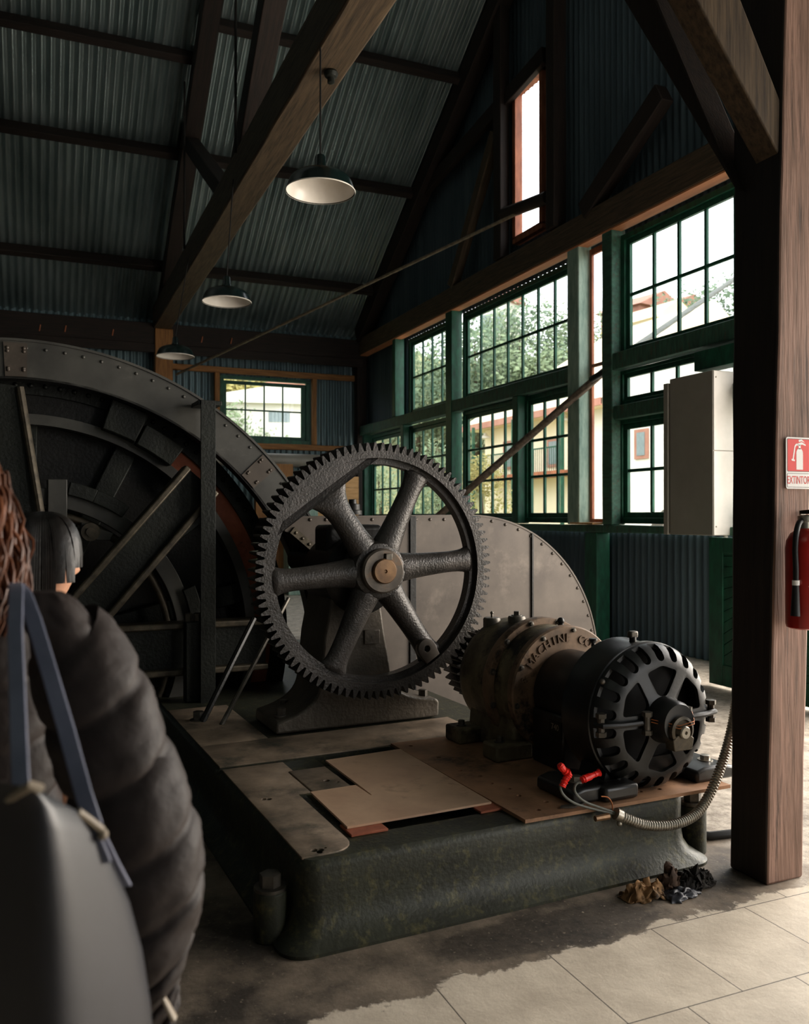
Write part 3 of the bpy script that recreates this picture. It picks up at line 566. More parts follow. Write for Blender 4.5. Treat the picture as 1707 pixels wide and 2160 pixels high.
# ---------------------------------------------------------------- bearing pedestal behind the gear
t = mthing('bearing_pedestal', 'cast iron bearing stand behind the spoked gear', 'bearing stand', (1.98, 4.69, ZT)); org = (1.98, 4.69, ZT)
def curve(p0, p1, p2, n=10): return [tuple((1 - k) ** 2 * p0[i] + 2 * k * (1 - k) * p1[i] + k * k * p2[i] for i in (0, 1)) for k in [j / n for j in range(n + 1)]]
R_ = curve((2.49, ZT + .12), (2.21, ZT + .14), (2.19, .56)) + [(2.135, .85), (2.10, 1.1)]
L_ = [(1.80, 1.1), (1.75, .85)] + curve((1.72, .56), (1.70, ZT + .12), (1.46, ZT + .075))
prof = [(1.455, ZT + .008), (2.505, ZT + .008), (2.51, ZT + .1)] + R_ + L_
MB().prism(prof, fac, 4.69, 5.12).build('stand', 'iron_stand', t, org, ang=40, bevel=.016, seg=3)
MB().lathe([(.2, 0), (.235, .02), (.235, .42), (.2, .44)], (1.985, 4.67, 1.2), (0, 1, 0), 40).build('bearing', 'iron_black', t, org)
MB().box(1.77, 2.2, 4.74, 5.06, 1.2, 1.28).box(1.8, 2.17, 4.78, 5.02, 1.28, 1.5).build('bearing_cap', 'iron_black', t, org, bevel=.03, seg=3)
u0, v0 = onB(767, 1359, 4.69); u1, v1 = onB(799, 1327, 4.69)
p = MB().box(u0, u1, 4.672, 4.70, v0, v1).build('square_pad', 'iron_stand', t, org, bevel=.004)
MB().cyl(((u0 + u1) / 2, 4.668, (v0 + v1) / 2), ((u0 + u1) / 2, 4.68, (v0 + v1) / 2), .008, n=10).build('screw', 'steel_dark', p, org)
for a, b in ((2.36, 4.98), (2.44, 4.78), (1.52, 4.8), (1.6, 5.0)): MB().hexbolt((a, b, ZT + .115 if a > 2 else ZT + .085), (0, 0, 1), .028, .05).build('foot_bolt', 'steel_dark', t, org)

# ---------------------------------------------------------------- the spoked gear
GA, GB, GZ = 2.0, 4.53, 1.24
t = mthing('spur_gear', 'big black six spoked gear wheel with a worn hub', 'gear', (GA, GB, GZ)); org = (GA, GB, GZ)
G = lambda u, v, w: (GA + u, w, GZ + v)
NT = 96; ro = []; n = NT * 8
for i in range(n):
    k = i % 8; ro.append((.688, .686, .688, .712, .733, .735, .733, .712)[k])
f0, f1 = 4.455, 4.60
MB().ring(ro, [.645] * n, G, f0, f1, 0, 2 * PI, n).ring([.65] * 144, [.612] * 144, G, f0 + .04, f1 - .04, 0, 2 * PI, 144).build('toothed_rim', 'iron_gear', t, org, ang=30)
for k in range(6):
    an = math.radians(4.5 + 60 * k); rings = []
    for r, w_, d_ in ((.1, .1, .075), (.16, .088, .07), (.22, .078, .062), (.34, .070, .054), (.46, .064, .048), (.55, .066, .046), (.595, .078, .046), (.632, .105, .046)) if k != 2 else ((.1, .1, .075), (.16, .088, .07), (.22, .078, .062), (.34, .072, .054), (.42, .078, .05), (.48, .1, .044), (.53, .14, .03), (.57, .19, .01)):
        rings.append([G((r) * math.cos(an) - w_ * math.sin(p) * math.sin(an), r * math.sin(an) + w_ * math.sin(p) * math.cos(an), 4.52 + d_ * math.cos(p)) for p in [2 * PI * j / 16 for j in range(16)]])
    MB().loft(rings).build('spoke', 'iron_gear', t, org, sub=1)
P = [(793, 957), (772, 972), (746, 992), (722, 1008), (702, 1027), (694, 1042), (683, 1052), (665, 1053), (645, 1066), (623, 1087), (596, 1108), (567, 1126)]
inn = [(onB(x, y, 4.5)[0] - GA, onB(x, y, 4.5)[1] - GZ) for x, y in P]
angs = [math.atan2(v, u) for u, v in inn]; outer = [(.65 * math.cos(x), .65 * math.sin(x)) for x in [angs[0] + (angs[-1] - angs[0]) * i / 24 for i in range(25)]]
MB().prism(inn + outer[::-1], G, 4.488, 4.565).build('balance_web', 'iron_gear', t, org, bevel=.014, seg=3)
MB().lathe([(.10, .02), (.155, .035), (.17, .07), (.17, .2), (.15, .24)], (GA, 4.42, GZ), (0, 1, 0), 48).build('hub', 'iron_gear', t, org)
p = MB().lathe([(.0, 0), (.118, 0), (.128, .01), (.130, .06)], (GA, 4.405, GZ), (0, 1, 0), 48).build('hub_collar', 'hubface', t, org)
mb = MB().lathe([(0, .002), (.006, .002), (.011, -.006), (.066, -.004), (.072, .004), (.072, .05)], (GA, 4.385, GZ), (0, 1, 0), 40); mb.build('shaft_end', 'bronze', p, org)
mb = MB().box(GA + .005, GA + .045, 4.385, 4.41, GZ + .062, GZ + .1); mb.noise(.004, 60); mb.build('key', 'steel_dark', p, org, bevel=.003)
MB().cyl((GA, 4.6, GZ), (GA, 5.9, GZ), .085, n=32).build('shaft', 'iron_black', t, org)
u, v = onB(900, 1368, 4.44); u -= GA; v -= GZ; an = math.radians(-57)
lug = [(u + .058 * math.cos(an + PI / 2 + PI * i / 12), v + .058 * math.sin(an + PI / 2 + PI * i / 12)) for i in range(13)] + [(u + .075 * math.cos(an) + .05 * math.sin(an), v + .075 * math.sin(an) - .05 * math.cos(an)), (u + .075 * math.cos(an) - .05 * math.sin(an), v + .075 * math.sin(an) + .05 * math.cos(an))]
o = MB().prism(lug, G, 4.43, 4.47).build('crank_lug', 'iron_plate', t, org, bevel=.004)
cut(o, MB().cyl(G(u, v, 4.4), G(u, v, 4.5), .02, n=20))

# pinion below the gear, on the gearbox shaft
NP = 26; ro = [(.165, .165, .18, .208, .208, .18)[i % 6] for i in range(NP * 6)]
PA, PZ = 2.70, .64
one('pinion', MB().ring(ro, [.05] * (NP * 6), lambda u, v, w: (PA + u, w, PZ + v), 4.44, 4.61, 0, 2 * PI, NP * 6), 'iron_gear', 'small toothed pinion meshing with the big gear behind the gearbox', 'gear', (PA, 4.5, PZ), True, ang=30)

# ---------------------------------------------------------------- reduction gearbox
t = mthing('reduction_gearbox', 'grimy brown gearbox with raised lettering round its face', 'gearbox', (2.7, 3.95, ZT + .017)); org = (2.7, 3.95, ZT + .017)
ax = (0, -1, 0); CZ = .645; O = (2.7, 4.26, CZ)
MB().lathe([(.05, 0), (.20, .0), (.29, .02), (.318, .05), (.328, .10), (.33, .34), (.322, .345), (.322, .40), (.318, .56), (.30, .60)], O, ax, 64).build('casing', 'gearbox', t, org)
p = MB().lathe([(.31, .345), (.352, .35), (.356, .36), (.356, .41), (.352, .418), (.31, .42)], O, ax, 64).build('bolting_flange', 'gearbox_face', t, org)
for k in range(12): x = math.radians(15 + 30 * k); MB().hexbolt((2.7 + .338 * math.cos(x), 4.26 - .418, CZ + .338 * math.sin(x)), (0, -1, 0), .012, .016).build('bolt', 'steel_dark', p, org)
face = MB().lathe([(.29, .56), (.332, .565), (.335, .575), (.335, .61), (.328, .618), (.2, .622), (.19, .64), (.17, .64)], O, ax, 64).build('face_cover', 'gearbox_face', t, org)
word = '& MACHINE CO.'
for i, ch in enumerate(word):
    if ch == ' ': continue
    x = math.radians(164 - i * 9.4); r = .272; ct, st = math.cos(x), math.sin(x)
    mb = MB(); mb.text(ch, .062, .004, lambda X, Y, Z: (2.7 + (r + Y) * ct + X * st, 4.26 - .622 - Z, CZ + (r + Y) * st - X * ct))
    mb.build('raised_letter', 'gearbox_face', face, org, ang=20)
for k in range(10): x = math.radians(10 + 36 * k); MB().hexbolt((2.7 + .312 * math.cos(x), 4.26 - .616, CZ + .312 * math.sin(x)), (0, -1, 0), .011, .014).build('cover_bolt', 'steel_dark', face, org)
for a, b, l in ((2.57, 4.17, 1), (2.64, 4.02, 0)):
    z = CZ + math.sqrt(.326 ** 2 - (a - 2.7) ** 2) - .004; p = MB().lathe([(.05, -.03), (.05, .025), (.044, .034), (.01, .036)], (a, b, z), (0, 0, 1), 28).build('oil_cap', 'steel_dark', t, org)
    (MB().cyl((a, b, z + .03), (a, b, z + .055), .007, n=8).ball((a, b, z + .06), .01) if l else MB().hexbolt((a, b, z + .034), (0, 0, 1), .02, .026, 4)).build('plug', 'steel_dark', p, org)
MB().cyl((2.72, 3.72, CZ + .3), (2.72, 3.72, CZ + .345), .016, n=10).ball((2.72, 3.72, CZ + .35), .02).build('grease_nipple', 'iron_black', t, org)
for s, b0, b1 in ((-1, 4.02, 4.18), (1, 4.02, 4.18), (-1, 3.64, 3.78), (1, 3.64, 3.78)):
    c0 = 2.7 + s * .32
    p = MB().box(c0 - .11, c0 + .11, b0, b1, ZT + .017, ZT + .1).build('mounting_foot', 'gearbox', t, org, bevel=.012)
    MB().hexbolt((c0 + s * .05, (b0 + b1) / 2, ZT + .1), (0, 0, 1), .018, .03).build('bolt', 'steel_dark', p, org)
MB().prism([(2.4, ZT + .017), (3.0, ZT + .017), (2.98, CZ - .1), (2.42, CZ - .1)], fac, 3.7, 4.16).build('saddle', 'gearbox', t, org, bevel=.02)

# black coupling housing between gearbox and motor
t = mthing('coupling_housing', 'black round coupling housing on a box stand between gearbox and motor', 'housing', (2.7, 3.45, ZT + .017)); org = (2.7, 3.45, ZT + .017)
MB().lathe([(.17, 0), (.215, .01), (.215, .40), (.19, .41)], (2.7, 3.64, CZ), ax, 48).build('drum', 'motor', t, org)
MB().box(2.47, 2.93, 3.36, 3.62, ZT + .017, CZ - .06).build('box_stand', 'motor', t, org, bevel=.01)
MB().cyl((2.80, 3.55, CZ + .2), (2.80, 3.55, CZ + .25), .011, n=10).lathe([(.011, .05), (.022, .065), (.022, .075), (.016, .076)], (2.80, 3.55, CZ + .2), (0, 0, 1), 16).build('oil_cup', 'motor', t, org)
mb = MB().box(2.466, 2.471, 3.37, 3.47, .475, .555); p = mb.build('name_plate', 'iron_black', t, org)
mb = MB(); mb.text('740', .042, .0012, lambda X, Y, Z: (2.4655 - Z, 3.42 - X, .525 + Y)); mb.build('number', 'steel', p, org, ang=0)

# ---------------------------------------------------------------- electric motor
MA, MZ = 2.70, .645
t = mthing('electric_motor', 'black electric motor with a slotted spoked end bell', 'motor', (MA, 3.1, ZT + .017)); org = (MA, 3.1, ZT + .017)
Om = (MA, 3.25, MZ)
MB().lathe([(.2, 0), (.318, .0), (.327, .006), (.327, .012), (.322, .02), (.322, .18), (.332, .184), (.332, .21), (.325, .214), (.30, .214), (.30, .06), (.2, .05)], Om, ax, 72).build('frame_ring', 'motor', t, org)
MB().lathe([(.05, .05), (.29, .06), (.29, .16), (.2, .2), (.05, .2)], Om, ax, 48).build('winding', 'hole', t, org)
mb = MB().lathe([(.325, .212), (.327, .235), (.316, .262), (.296, .287), (.27, .305), (.24, .314), (.115, .318), (.1, .325), (.06, .33), (.06, .31), (.1, .305), (.115, .298), (.24, .294), (.262, .287), (.285, .27), (.302, .25), (.312, .23), (.313, .212), (.325, .212)], Om, ax, 96, caps=False).weld()
bell = mb.build('end_bell', 'motor_face', t, org)
c = MB(); mf = lambda u, v, w: (MA + u, w, MZ + v)
def rounded(poly, rad=.022, k=5):
    out = []; n = len(poly)
    for i in range(n):
        p, a, b = (Vector(poly[j % n]) for j in (i, i - 1, i + 1)); A = p + (a - p).normalized() * rad; Bq = p + (b - p).normalized() * rad
        for j in range(k + 1): s = j / k; q = A * (1 - s) ** 2 + p * 2 * s * (1 - s) + Bq * s * s; out.append((q.x, q.y))
    return out
for k in range(6):
    x = math.radians(30 + 60 * k); P = [(.106, -.24), (.228, -.40), (.24, 0), (.228, .40), (.106, .24)]
    c.prism(rounded([(r * math.cos(x + d), r * math.sin(x + d)) for r, d in P]), mf, 2.85, 3.0)
for k in range(22):
    x = math.radians(8 + 360 / 22 * k); ct, st = math.cos(x), math.sin(x); P = []
    for i in range(9): a_ = PI / 2 + PI * i / 8; P.append((.28 + .0225 * math.cos(a_), .0225 * math.sin(a_)))
    P += [(.345, -.0225), (.345, .0225)]
    c.prism([(u * ct - v * st, u * st + v * ct) for u, v in P], mf, 2.85, 3.012)
cut(bell, c)
hub = MB().lathe([(.06, .30), (.105, .318), (.1, .345), (.095, .40), (.085, .42), (.03, .422)], Om, ax, 40).build('bearing_cap', 'motor', t, org)
MB().lathe([(.055, .40), (.062, .415), (.062, .44), (.05, .445), (.05, .43), (.045, .43)], (MA, 3.25, MZ - .025), ax, 32).build('oil_ring', 'iron_edge', hub, org)
MB().lathe([(.028, .41), (.028, .455), (.024, .46), (.008, .46), (.006, .45)], (MA, 3.25, MZ - .03), ax, 24).build('shaft_tip', 'steel', hub, org)
MB().prism([(-.05, -.11), (.05, -.11), (.06, -.06), (.03, -.04), (-.03, -.04), (-.06, -.06)], mf, 2.805, 2.86).build('drip_lip', 'iron_edge', hub, org, bevel=.004)
for s in (1, -1): MB().tube([(MA + s * (.333), 2.99, MZ - .0), (MA + s * .325, 2.945, MZ), (MA + s * .24, 2.92, MZ), (MA + s * .12, 2.918, MZ)], .013, 8, flat=1.0).build('clamp_rib', 'motor_face', t, org)
for s in (1, -1):
    for r in (.115, .32): MB().cyl((MA + s * r, 2.905 if r < .2 else 2.965, MZ - .05), (MA + s * r, 2.905 if r < .2 else 2.965, MZ + .045), .016, n=10).lathe([(.024, 0), (.024, .02), (.01, .022)], (MA + s * r, 2.905 if r < .2 else 2.965, MZ + .03), (0, 0, 1), 6).lathe([(.024, 0), (.024, .02), (.01, .022)], (MA + s * r, 2.905 if r < .2 else 2.965, MZ - .03), (0, 0, -1), 6).build('clamp_bolt', 'steel_dark', t, org)
mb = MB()
for dz in (0, .012): mb.tube([(MA - .115, 2.88, MZ + .01 + dz), (MA - .03, 2.80, MZ - .01 + dz), (MA + .06, 2.805, MZ + dz), (MA + .12, 2.88, MZ + .02 + dz)], .0022, 6)
mb.build('tie_wire', 'copper', t, org)
p = MB().cyl((MA - .01, 3.12, MZ + .31), (MA - .01, 3.12, MZ + .345), .016, n=12).build('lifting_lug', 'iron_black', t, org)
MB().box(MA - .032, MA + .012, 3.105, 3.135, MZ + .34, MZ + .372).build('lug_head', 'steel_dark', p, org, bevel=.007)
MB().ball((MA - .28, 3.005, MZ + .178), .013).build('screw_head', 'steel_dark', t, org)
for s in (-1, 1):
    c0 = MA + s * .35
    p = MB().prism([(c0 - .12, ZT + .017), (c0 + .12, ZT + .017), (c0 + .12, ZT + .07), (c0 + .06, ZT + .085), (c0 - .06, ZT + .085), (c0 - .12, ZT + .07)], fac, 2.96, 3.24).build('motor_foot', 'motor', t, org, bevel=.014, seg=3)
    q = MB().hexbolt((c0 + s * .03, 3.06, ZT + .083), (0, 0, 1), .024, .026).build('foot_bolt', 'steel', p, org)
MB().prism([(MA - .25, ZT + .05), (MA + .25, ZT + .05), (MA + .22, MZ - .2), (MA - .22, MZ - .2)], fac, 3.04, 3.22).build('cradle', 'motor', t, org)
# ---------------------------------------------------------------- round riveted hood behind the gear
HB, HA, HZ, HR = 5.5, 3.21, .388, 1.175
t = mthing('riveted_hood', 'large grey riveted sheet iron hood with a rounded end behind the gear', 'hood', (HA, HB, 0)); org = (HA, HB, 0)
arc = [(HA + HR * math.cos(x), HZ + HR * math.sin(x)) for x in [math.radians(-18.5 + 108.5 * i / 40) for i in range(41)]]
lf = [onB(x, y, HB) for x, y in ((640, 1089), (622, 1093), (607, 1104), (600, 1120), (616, 1125), (662, 1168), (690, 1230), (705, 1330), (712, 1440))]
poly = arc + lf + [(lf[-1][0], .015), (arc[0][0], .015)]
MB().prism(poly, fac, HB, HB + .012).build('face_plate', 'iron_plate', t, org, ang=30)
edge = arc + lf[:4]; mb = MB()
inner = []
for i, (u, v) in enumerate(edge):
    a_, b_ = edge[max(i - 1, 0)], edge[min(i + 1, len(edge) - 1)]; tx, ty = b_[0] - a_[0], b_[1] - a_[1]; l = math.hypot(tx, ty); inner.append((u - ty / l * .012 + 0 * tx, v + tx / l * .012))
inner = [(u, v) for u, v in inner]
mb.loft([[fac(*p, w) for p, w in ((o_, HB - .006), (o_, HB + .75), (i_, HB + .75), (i_, HB - .006))] for o_, i_ in zip(edge, inner)]); mb.build('rim_plate', 'iron_plate', t, org, ang=30)
for x, y, w_, m in ((870, 1200, .05, 'iron_black'), (1122, 1230, .018, 'iron_black')):
    u, v = onB(x, y, HB); zt = HZ + math.sqrt(HR ** 2 - max(0, u - HA) ** 2) - .012
    MB().box(u - w_ / 2, u + w_ / 2, HB - .016, HB + .001, .03, zt).build('seam_strap', m, t, org, bevel=.003)
mb = MB(); L = [(HA + (HR - .035) * math.cos(x), HZ + (HR - .035) * math.sin(x)) for x in [math.radians(-12 + 6.2 * i) for i in range(17)]]
L += [(HA - .115 * i, HZ + HR - .035) for i in range(1, 13)]
for u, v in L: mb.rivet((u, HB, v), (0, -1, 0), .013)
mb.build('rivets', 'iron_plate', t, org)
q0, q1 = onB(612, 1124, HB - .01), onB(668, 1172, HB - .01); mb = MB()
dx, dz = q1[0] - q0[0], q1[1] - q0[1]; l = math.hypot(dx, dz); nx, nz = -dz / l, dx / l
mb.prism([q0, q1, (q1[0] + nx * .05, q1[1] + nz * .05), (q0[0] + nx * .05, q0[1] + nz * .05)], fac, HB - .014, HB)
for i in range(4): f = (i + .5) / 4; mb.rivet((q0[0] + dx * f + nx * .025, HB - .014, q0[1] + dz * f + nz * .025), (0, -1, 0), .012)
mb.build('edge_flange', 'iron_edge', t, org)
u, v = onB(748, 1085, 5.9)
one('grease_cup', MB().lathe([(.07, 0), (.07, .03), (.055, .035), (.055, .075), (.03, .08), (.028, .11), (.01, .112)], (2.36, 5.75, HZ + HR + .0), (0, 0, 1), 24), 'iron_black', 'small black grease cup standing on top of the riveted hood', 'grease cup', (2.36, 5.75, HZ + HR), True)

# ---------------------------------------------------------------- hoist wheel with its riveted guard, left
WB, WA, WZ, WR = 6.0, .18, .458, 2.221
t = mthing('wheel_guard', 'huge curved riveted iron guard arching over the hoist wheel', 'guard', (WA, WB, 0)); org = (WA, WB, 0)
ri = [math.hypot(u - WA, v - WZ) for u, v in [onB(x, y, WB) for x, y in ((105, 803), (218, 828), (323, 875), (389, 914), (459, 964), (521, 1011), (556, 1046))]]
RI = sum(ri) / len(ri); Wf = lambda u, v, w: (WA + u, w, WZ + v); a0 = -math.asin(.44 / WR)
MB().ring(WR, RI, Wf, WB, WB + .014, a0, PI - a0, 128).build('face_plate', 'iron_guard', t, org, ang=30)
MB().ring(WR + .012, WR - .004, Wf, WB - .012, WB + .62, a0, PI - a0, 128).build('rim_plate', 'iron_guard', t, org, ang=30)
MB().ring(RI + .01, RI - .004, Wf, WB + .0, WB + .12, a0, PI - a0, 128).build('inner_lip', 'iron_black', t, org, ang=30)
for x, y in ((545, 995), (33, 760)):
    u, v = onB(x, y, WB); an = math.atan2(v - WZ, u - WA); w_ = .032
    mb = MB().ring(WR - .015, RI + .01, Wf, WB - .01, WB + .001, an - w_, an + w_, 6)
    for r in (RI + .05, (RI + WR) / 2 - .06, (RI + WR) / 2 + .05, WR - .05):
        for s in (-.7, .7): mb.rivet(Wf(r * math.cos(an + s * w_), r * math.sin(an + s * w_), WB - .01), (0, -1, 0), .012)
    mb.build('splice_plate', 'iron_plate', t, org)
mb = MB()
for i in range(64): an = math.radians(-8 + 3.05 * i); mb.rivet(Wf((WR - .045) * math.cos(an), (WR - .045) * math.sin(an), WB), (0, -1, 0), .012)
mb.build('rivets', 'iron_guard', t, org)

HWA, HWZ = .2, .66
t = mthing('hoist_wheel', 'great dark hoist wheel with red rusted side inside the curved guard', 'wheel', (HWA, 6.4, 0)); org = (HWA, 6.4, 0)
Hf = lambda u, v, w: (HWA + u, w, HWZ + v)
def rad(x, y, b): u, v = onB(x, y, b); return math.hypot(u - HWA, v - HWZ)
rv = [rad(x, y, 6.28) for x, y in ((478, 1023), (491, 1042), (505, 1060), (521, 1083), (534, 1106))]; RV = sum(rv) / 5
rb = [rad(x, y, 6.28) for x, y in ((453, 1083), (486, 1132), (513, 1190))]; RB = sum(rb) / 3
lo = lambda r: -math.asin(min(.99, (HWZ - .02) / r))
MB().ring(RV - .06, RB, Hf, 6.30, 6.36, lo(RB), math.radians(54), 50).build('rust_red_side', 'rust_red', t, org)
MB().ring(RV - .06, RB, Hf, 6.30, 6.36, math.radians(54), PI - lo(RB), 70).build('dark_side', 'iron_black', t, org)
mb = MB().ring(RV + .06, RV - .06, Hf, 6.26, 6.31, lo(RV), PI - lo(RV), 110)
for i in range(70): an = math.radians(-16 + 3.0 * i); mb.rivet(Hf(RV * math.cos(an), RV * math.sin(an), 6.26), (0, -1, 0), .018)
mb.build('riveted_rim', 'iron_dark', t, org)
MB().ring(RB, RB - .07, Hf, 6.24, 6.42, lo(RB - .07), PI - lo(RB - .07), 110).build('inner_ring', 'iron_guard', t, org)
for k in range(7):
    an = math.radians(12 + 26 * k); 
    MB().prism([(r * math.cos(an + s / r), r * math.sin(an + s / r)) for r, s in ((.2, -.06), (.2, .06), (RB - .04, .08), (RB - .04, -.08))], Hf, 6.34, 6.42).build('spoke', 'iron_dark', t, org, bevel=.01)
MB().cyl((HWA, 6.15, HWZ), (HWA, 6.6, HWZ), .25, n=40).build('hub', 'iron_dark', t, org)
MB().ring(RB - .02, .2, Hf, 6.44, 6.5, lo(RB - .02), PI - lo(RB - .02), 80).build('disc', 'iron_black', t, org)
p, q = onB(215, 880, 6.1), onB(300, 930, 6.1)
mb = MB()
for (x0, y0, x1, y1, w_) in ((228, 865, 298, 905, .22), (300, 910, 372, 965, .16)):
    p, q = onB(x0, y0, 6.18), onB(x1, y1, 6.18); a_ = math.atan2(p[1] - HWZ, p[0] - HWA); b_ = math.atan2(q[1] - HWZ, q[0] - HWA); r = math.hypot(q[0] - HWA, q[1] - HWZ)
    mb.ring(r + w_ / 2, r - w_ / 2, Hf, 6.14, 6.26, b_, a_, 10)
mb.build('brake_shoe', 'iron_dark', t, org, bevel=.008)

t = mthing('brake_band', 'dark curved brake band inside the hoist wheel behind the slanted girder', 'brake band', (HWA, 6.05, 0)); org = (HWA, 6.05, 0)
rk = [rad(x, y, 6.05) for x, y in ((171, 1042), (268, 1089), (346, 1171), (373, 1217), (399, 1284))]; RK = sum(rk) / 5
MB().ring(RK, RK - .11, Hf, 6.02, 6.12, lo(RK) + .08, 2.3, 70).build('band', 'iron_guard', t, org, bevel=.004)
r2 = sum(rad(x, y, 6.05) for x, y in ((311, 1213), (340, 1262), (364, 1318))) / 3
mb = MB(); mb.tube([Hf(r2 * math.cos(x), r2 * math.sin(x), 6.08) for x in [lo(r2) + .05 + (2.2 - lo(r2)) * i / 40 for i in range(41)]], .028, 12); mb.build('curved_pipe', 'iron_edge', t, org)
for (x0, y0, x1, y1) in ((150, 1010, 200, 1050), (205, 1035, 262, 1085), (372, 1250, 405, 1310)):
    p, q = onB(x0, y0, 6.0), onB(x1, y1, 6.0); a_ = math.atan2(p[1] - HWZ, p[0] - HWA); b_ = math.atan2(q[1] - HWZ, q[0] - HWA)
    MB().ring(RK + .07, RK - .02, Hf, 5.98, 6.06, b_, a_, 8).build('brake_block', 'iron_dark', t, org, bevel=.006)
p = onB(100, 1030, 6.0); MB().box(p[0] - .0, p[0] + .12, 5.98, 6.1, p[1] - .2, p[1] + .06).build('anchor_plate', 'iron_guard', t, org, bevel=.006)
p = onB(190, 1122, 6.0); MB().cyl((p[0], 5.96, p[1]), (p[0], 6.12, p[1]), .06, n=24).cyl((p[0], 5.94, p[1]), (p[0], 5.96, p[1]), .03, n=16).build('pivot', 'iron_edge', t, org)
MB().prism([onB(x, y, 6.0) for x, y in ((172, 1102), (188, 1108), (240, 1125), (232, 1140), (205, 1140), (170, 1118))], fac, 6.0, 6.06).build('link', 'iron_guard', t, org, bevel=.004)

# ---------------------------------------------------------------- frame irons in front of the wheel
def girder(name, p, q, hgt, wid, b, label, m='iron_dark', edge='iron_edge'):
    """an I beam in the machine's a-z plane from p to q, flange faces worn bright"""
    (u0, v0), (u1, v1) = p, q; l = math.hypot(u1 - u0, v1 - v0); tx, tz = (u1 - u0) / l, (v1 - v0) / l; nx, nz = -tz, tx
    t = mthing(name, label, 'girder', (u0, b, v0)); org = (u0, b, v0)
    F = lambda s, n_, w: (u0 + tx * s + nx * n_, w, v0 + tz * s + nz * n_)
    MB().box(0, l, -hgt / 2, hgt / 2, b - .01, b + .01, F).build('web', m, t, org, bevel=.002)
    for s in (1, -1):
        n0, n1 = (hgt / 2 - .045, hgt / 2) if s > 0 else (-hgt / 2, -hgt / 2 + .045)
        MB().box(0, l, n0, n1, b - wid / 2, b + wid / 2, F).build('flange', edge, t, org, bevel=.012, seg=3)
    return t
girder('girder', onB(120, 1360, 5.85), onB(424, 1012, 5.85), .29, .15, 5.85, 'slanting iron girder crossing in front of the hoist wheel')
girder('girder', onB(200, 1378, 5.95), onB(560, 1355, 5.95), .36, .17, 5.95, 'level iron girder low down between the slanting girder and the gear')
u, v = onB(440, 845, 5.76); mb = MB().box(u - .055, u + .045, 5.74, 5.755, .02, v).box(u + .03, u + .045, 5.755, 5.83, .02, v)
t = mthing('angle_iron_post', 'tall upright angle iron post standing before the slanting girder', 'post', (u, 5.74, 0)); mb.build('angle', 'iron_dark', t, (u, 5.74, 0), bevel=.002)
MB().box(u - .07, u + .09, 5.755, 5.98, v - .03, v).build('top_bracket', 'iron_dark', t, (u, 5.74, 0), bevel=.003)
p = onB(408, 1310, 5.82); t = mthing('bearing_block', 'small bolted iron block on the level girder beside the upright post', 'bearing block', (p[0], 5.82, 0)); org = (p[0], 5.82, 0)
zt = p[1]; MB().box(p[0] - .06, p[0] + .06, 5.78, 5.865, .30, zt).build('block', 'iron_dark', t, org, bevel=.01)
for s in (-1, 1): MB().lathe([(.03, 0), (.03, .05), (.02, .055)], (p[0] + s * .03, 5.82, zt), (0, 0, 1), 6).build('nut', 'steel_dark', t, org)
f0 = (1.238, 5.081, ZT); e = onB(609, 1262, 5.46)
d = Vector((e[0], 5.46, e[1])) - Vector(f0)
one('stay_rod', MB().tube([f0, tuple(Vector(f0) + d)], .014, 8), 'steel_dark', 'slim diagonal stay rod rising from the bed past the left of the gear', 'rod', f0, True)
g0 = (1.15, 5.2, ZT); one('stay_rod', MB().tube([g0, (g0[0] + d.x * .8, g0[1] + d.y * .8 + .1, g0[2] + d.z * .8)], .02, 8), 'iron_black', 'darker thicker stay rod just left of the slim diagonal rod', 'rod', g0, True)
p, q = onB(42, 815, 5.9), onB(92, 1120, 5.9)
one('guard_stay', MB().tube([(q[0], 5.9, q[1]), (p[0], 5.94, p[1])], .026, 10), 'iron_edge', 'long pale edged pipe stay under the left end of the curved guard', 'stay', (q[0], 5.9, q[1]), True)
one('side_plate', MB().prism([onB(-60, 800, 5.95), onB(40, 815, 5.95), onB(88, 1110, 5.95), onB(-60, 1250, 5.95)], fac, 5.945, 5.96), 'iron_dark', 'dark iron side plate left of the pale pipe stay', 'plate', (0, 5.95, 1.5), True, bevel=.002)

# ---------------------------------------------------------------- wire ropes
def rope(name, P, r, m, label, lay=9.0):
    P = [Vector(p) for p in P]; mb = MB(); n = 24; rings = []; acc = 0; u = None; pts = []
    for a, b in zip(P, P[1:]):
        k = max(2, int((b - a).length / .03)); pts += [a.lerp(b, i / k) for i in range(k)]
    pts.append(P[-1])
    for i, p in enumerate(pts):
        t = (pts[min(i + 1, len(pts) - 1)] - pts[max(i - 1, 0)]).normalized()
        if u is None: u, v = MB.basis(t)
        else: acc += (p - pts[i - 1]).length; u = (u - t * u.dot(t)).normalized(); v = t.cross(u)
        rings.append([p + (u * math.cos(2 * PI * k / n) + v * math.sin(2 * PI * k / n)) * r * (.86 + .16 * abs(math.cos(3 * (2 * PI * k / n) - acc * lay / (r / .03)))) for k in range(n)])
    mb.loft(rings); return one(name, mb, m, label, 'rope', tuple(P[0]), ang=60)
s0 = onX(1128, 433, 6.5); e0 = onY(372, 790, 17.28); dv = (s0 - e0)
rope('wire_rope', [e0, s0, s0 + Vector((1.2, -2.0, .52)), s0 + dv * .55], .024, 'rope', 'long thin wire rope running from the high slot down to the back post')
s2 = onX(1275, 783, 6.52); e2 = atD(925, 1088, 12.0); e3 = e2 + (e2 - s2) * .22
o2 = [onX(1340, 732, 8.2), onX(1545, 592, 12.0)]
rope('wire_rope', [e3, e2, s2], .05, 'rope_dark', 'thick dark twisted rope slanting across the lower windows to the open slot')
o3 = o2[1] + (o2[1] - o2[0]) * .8
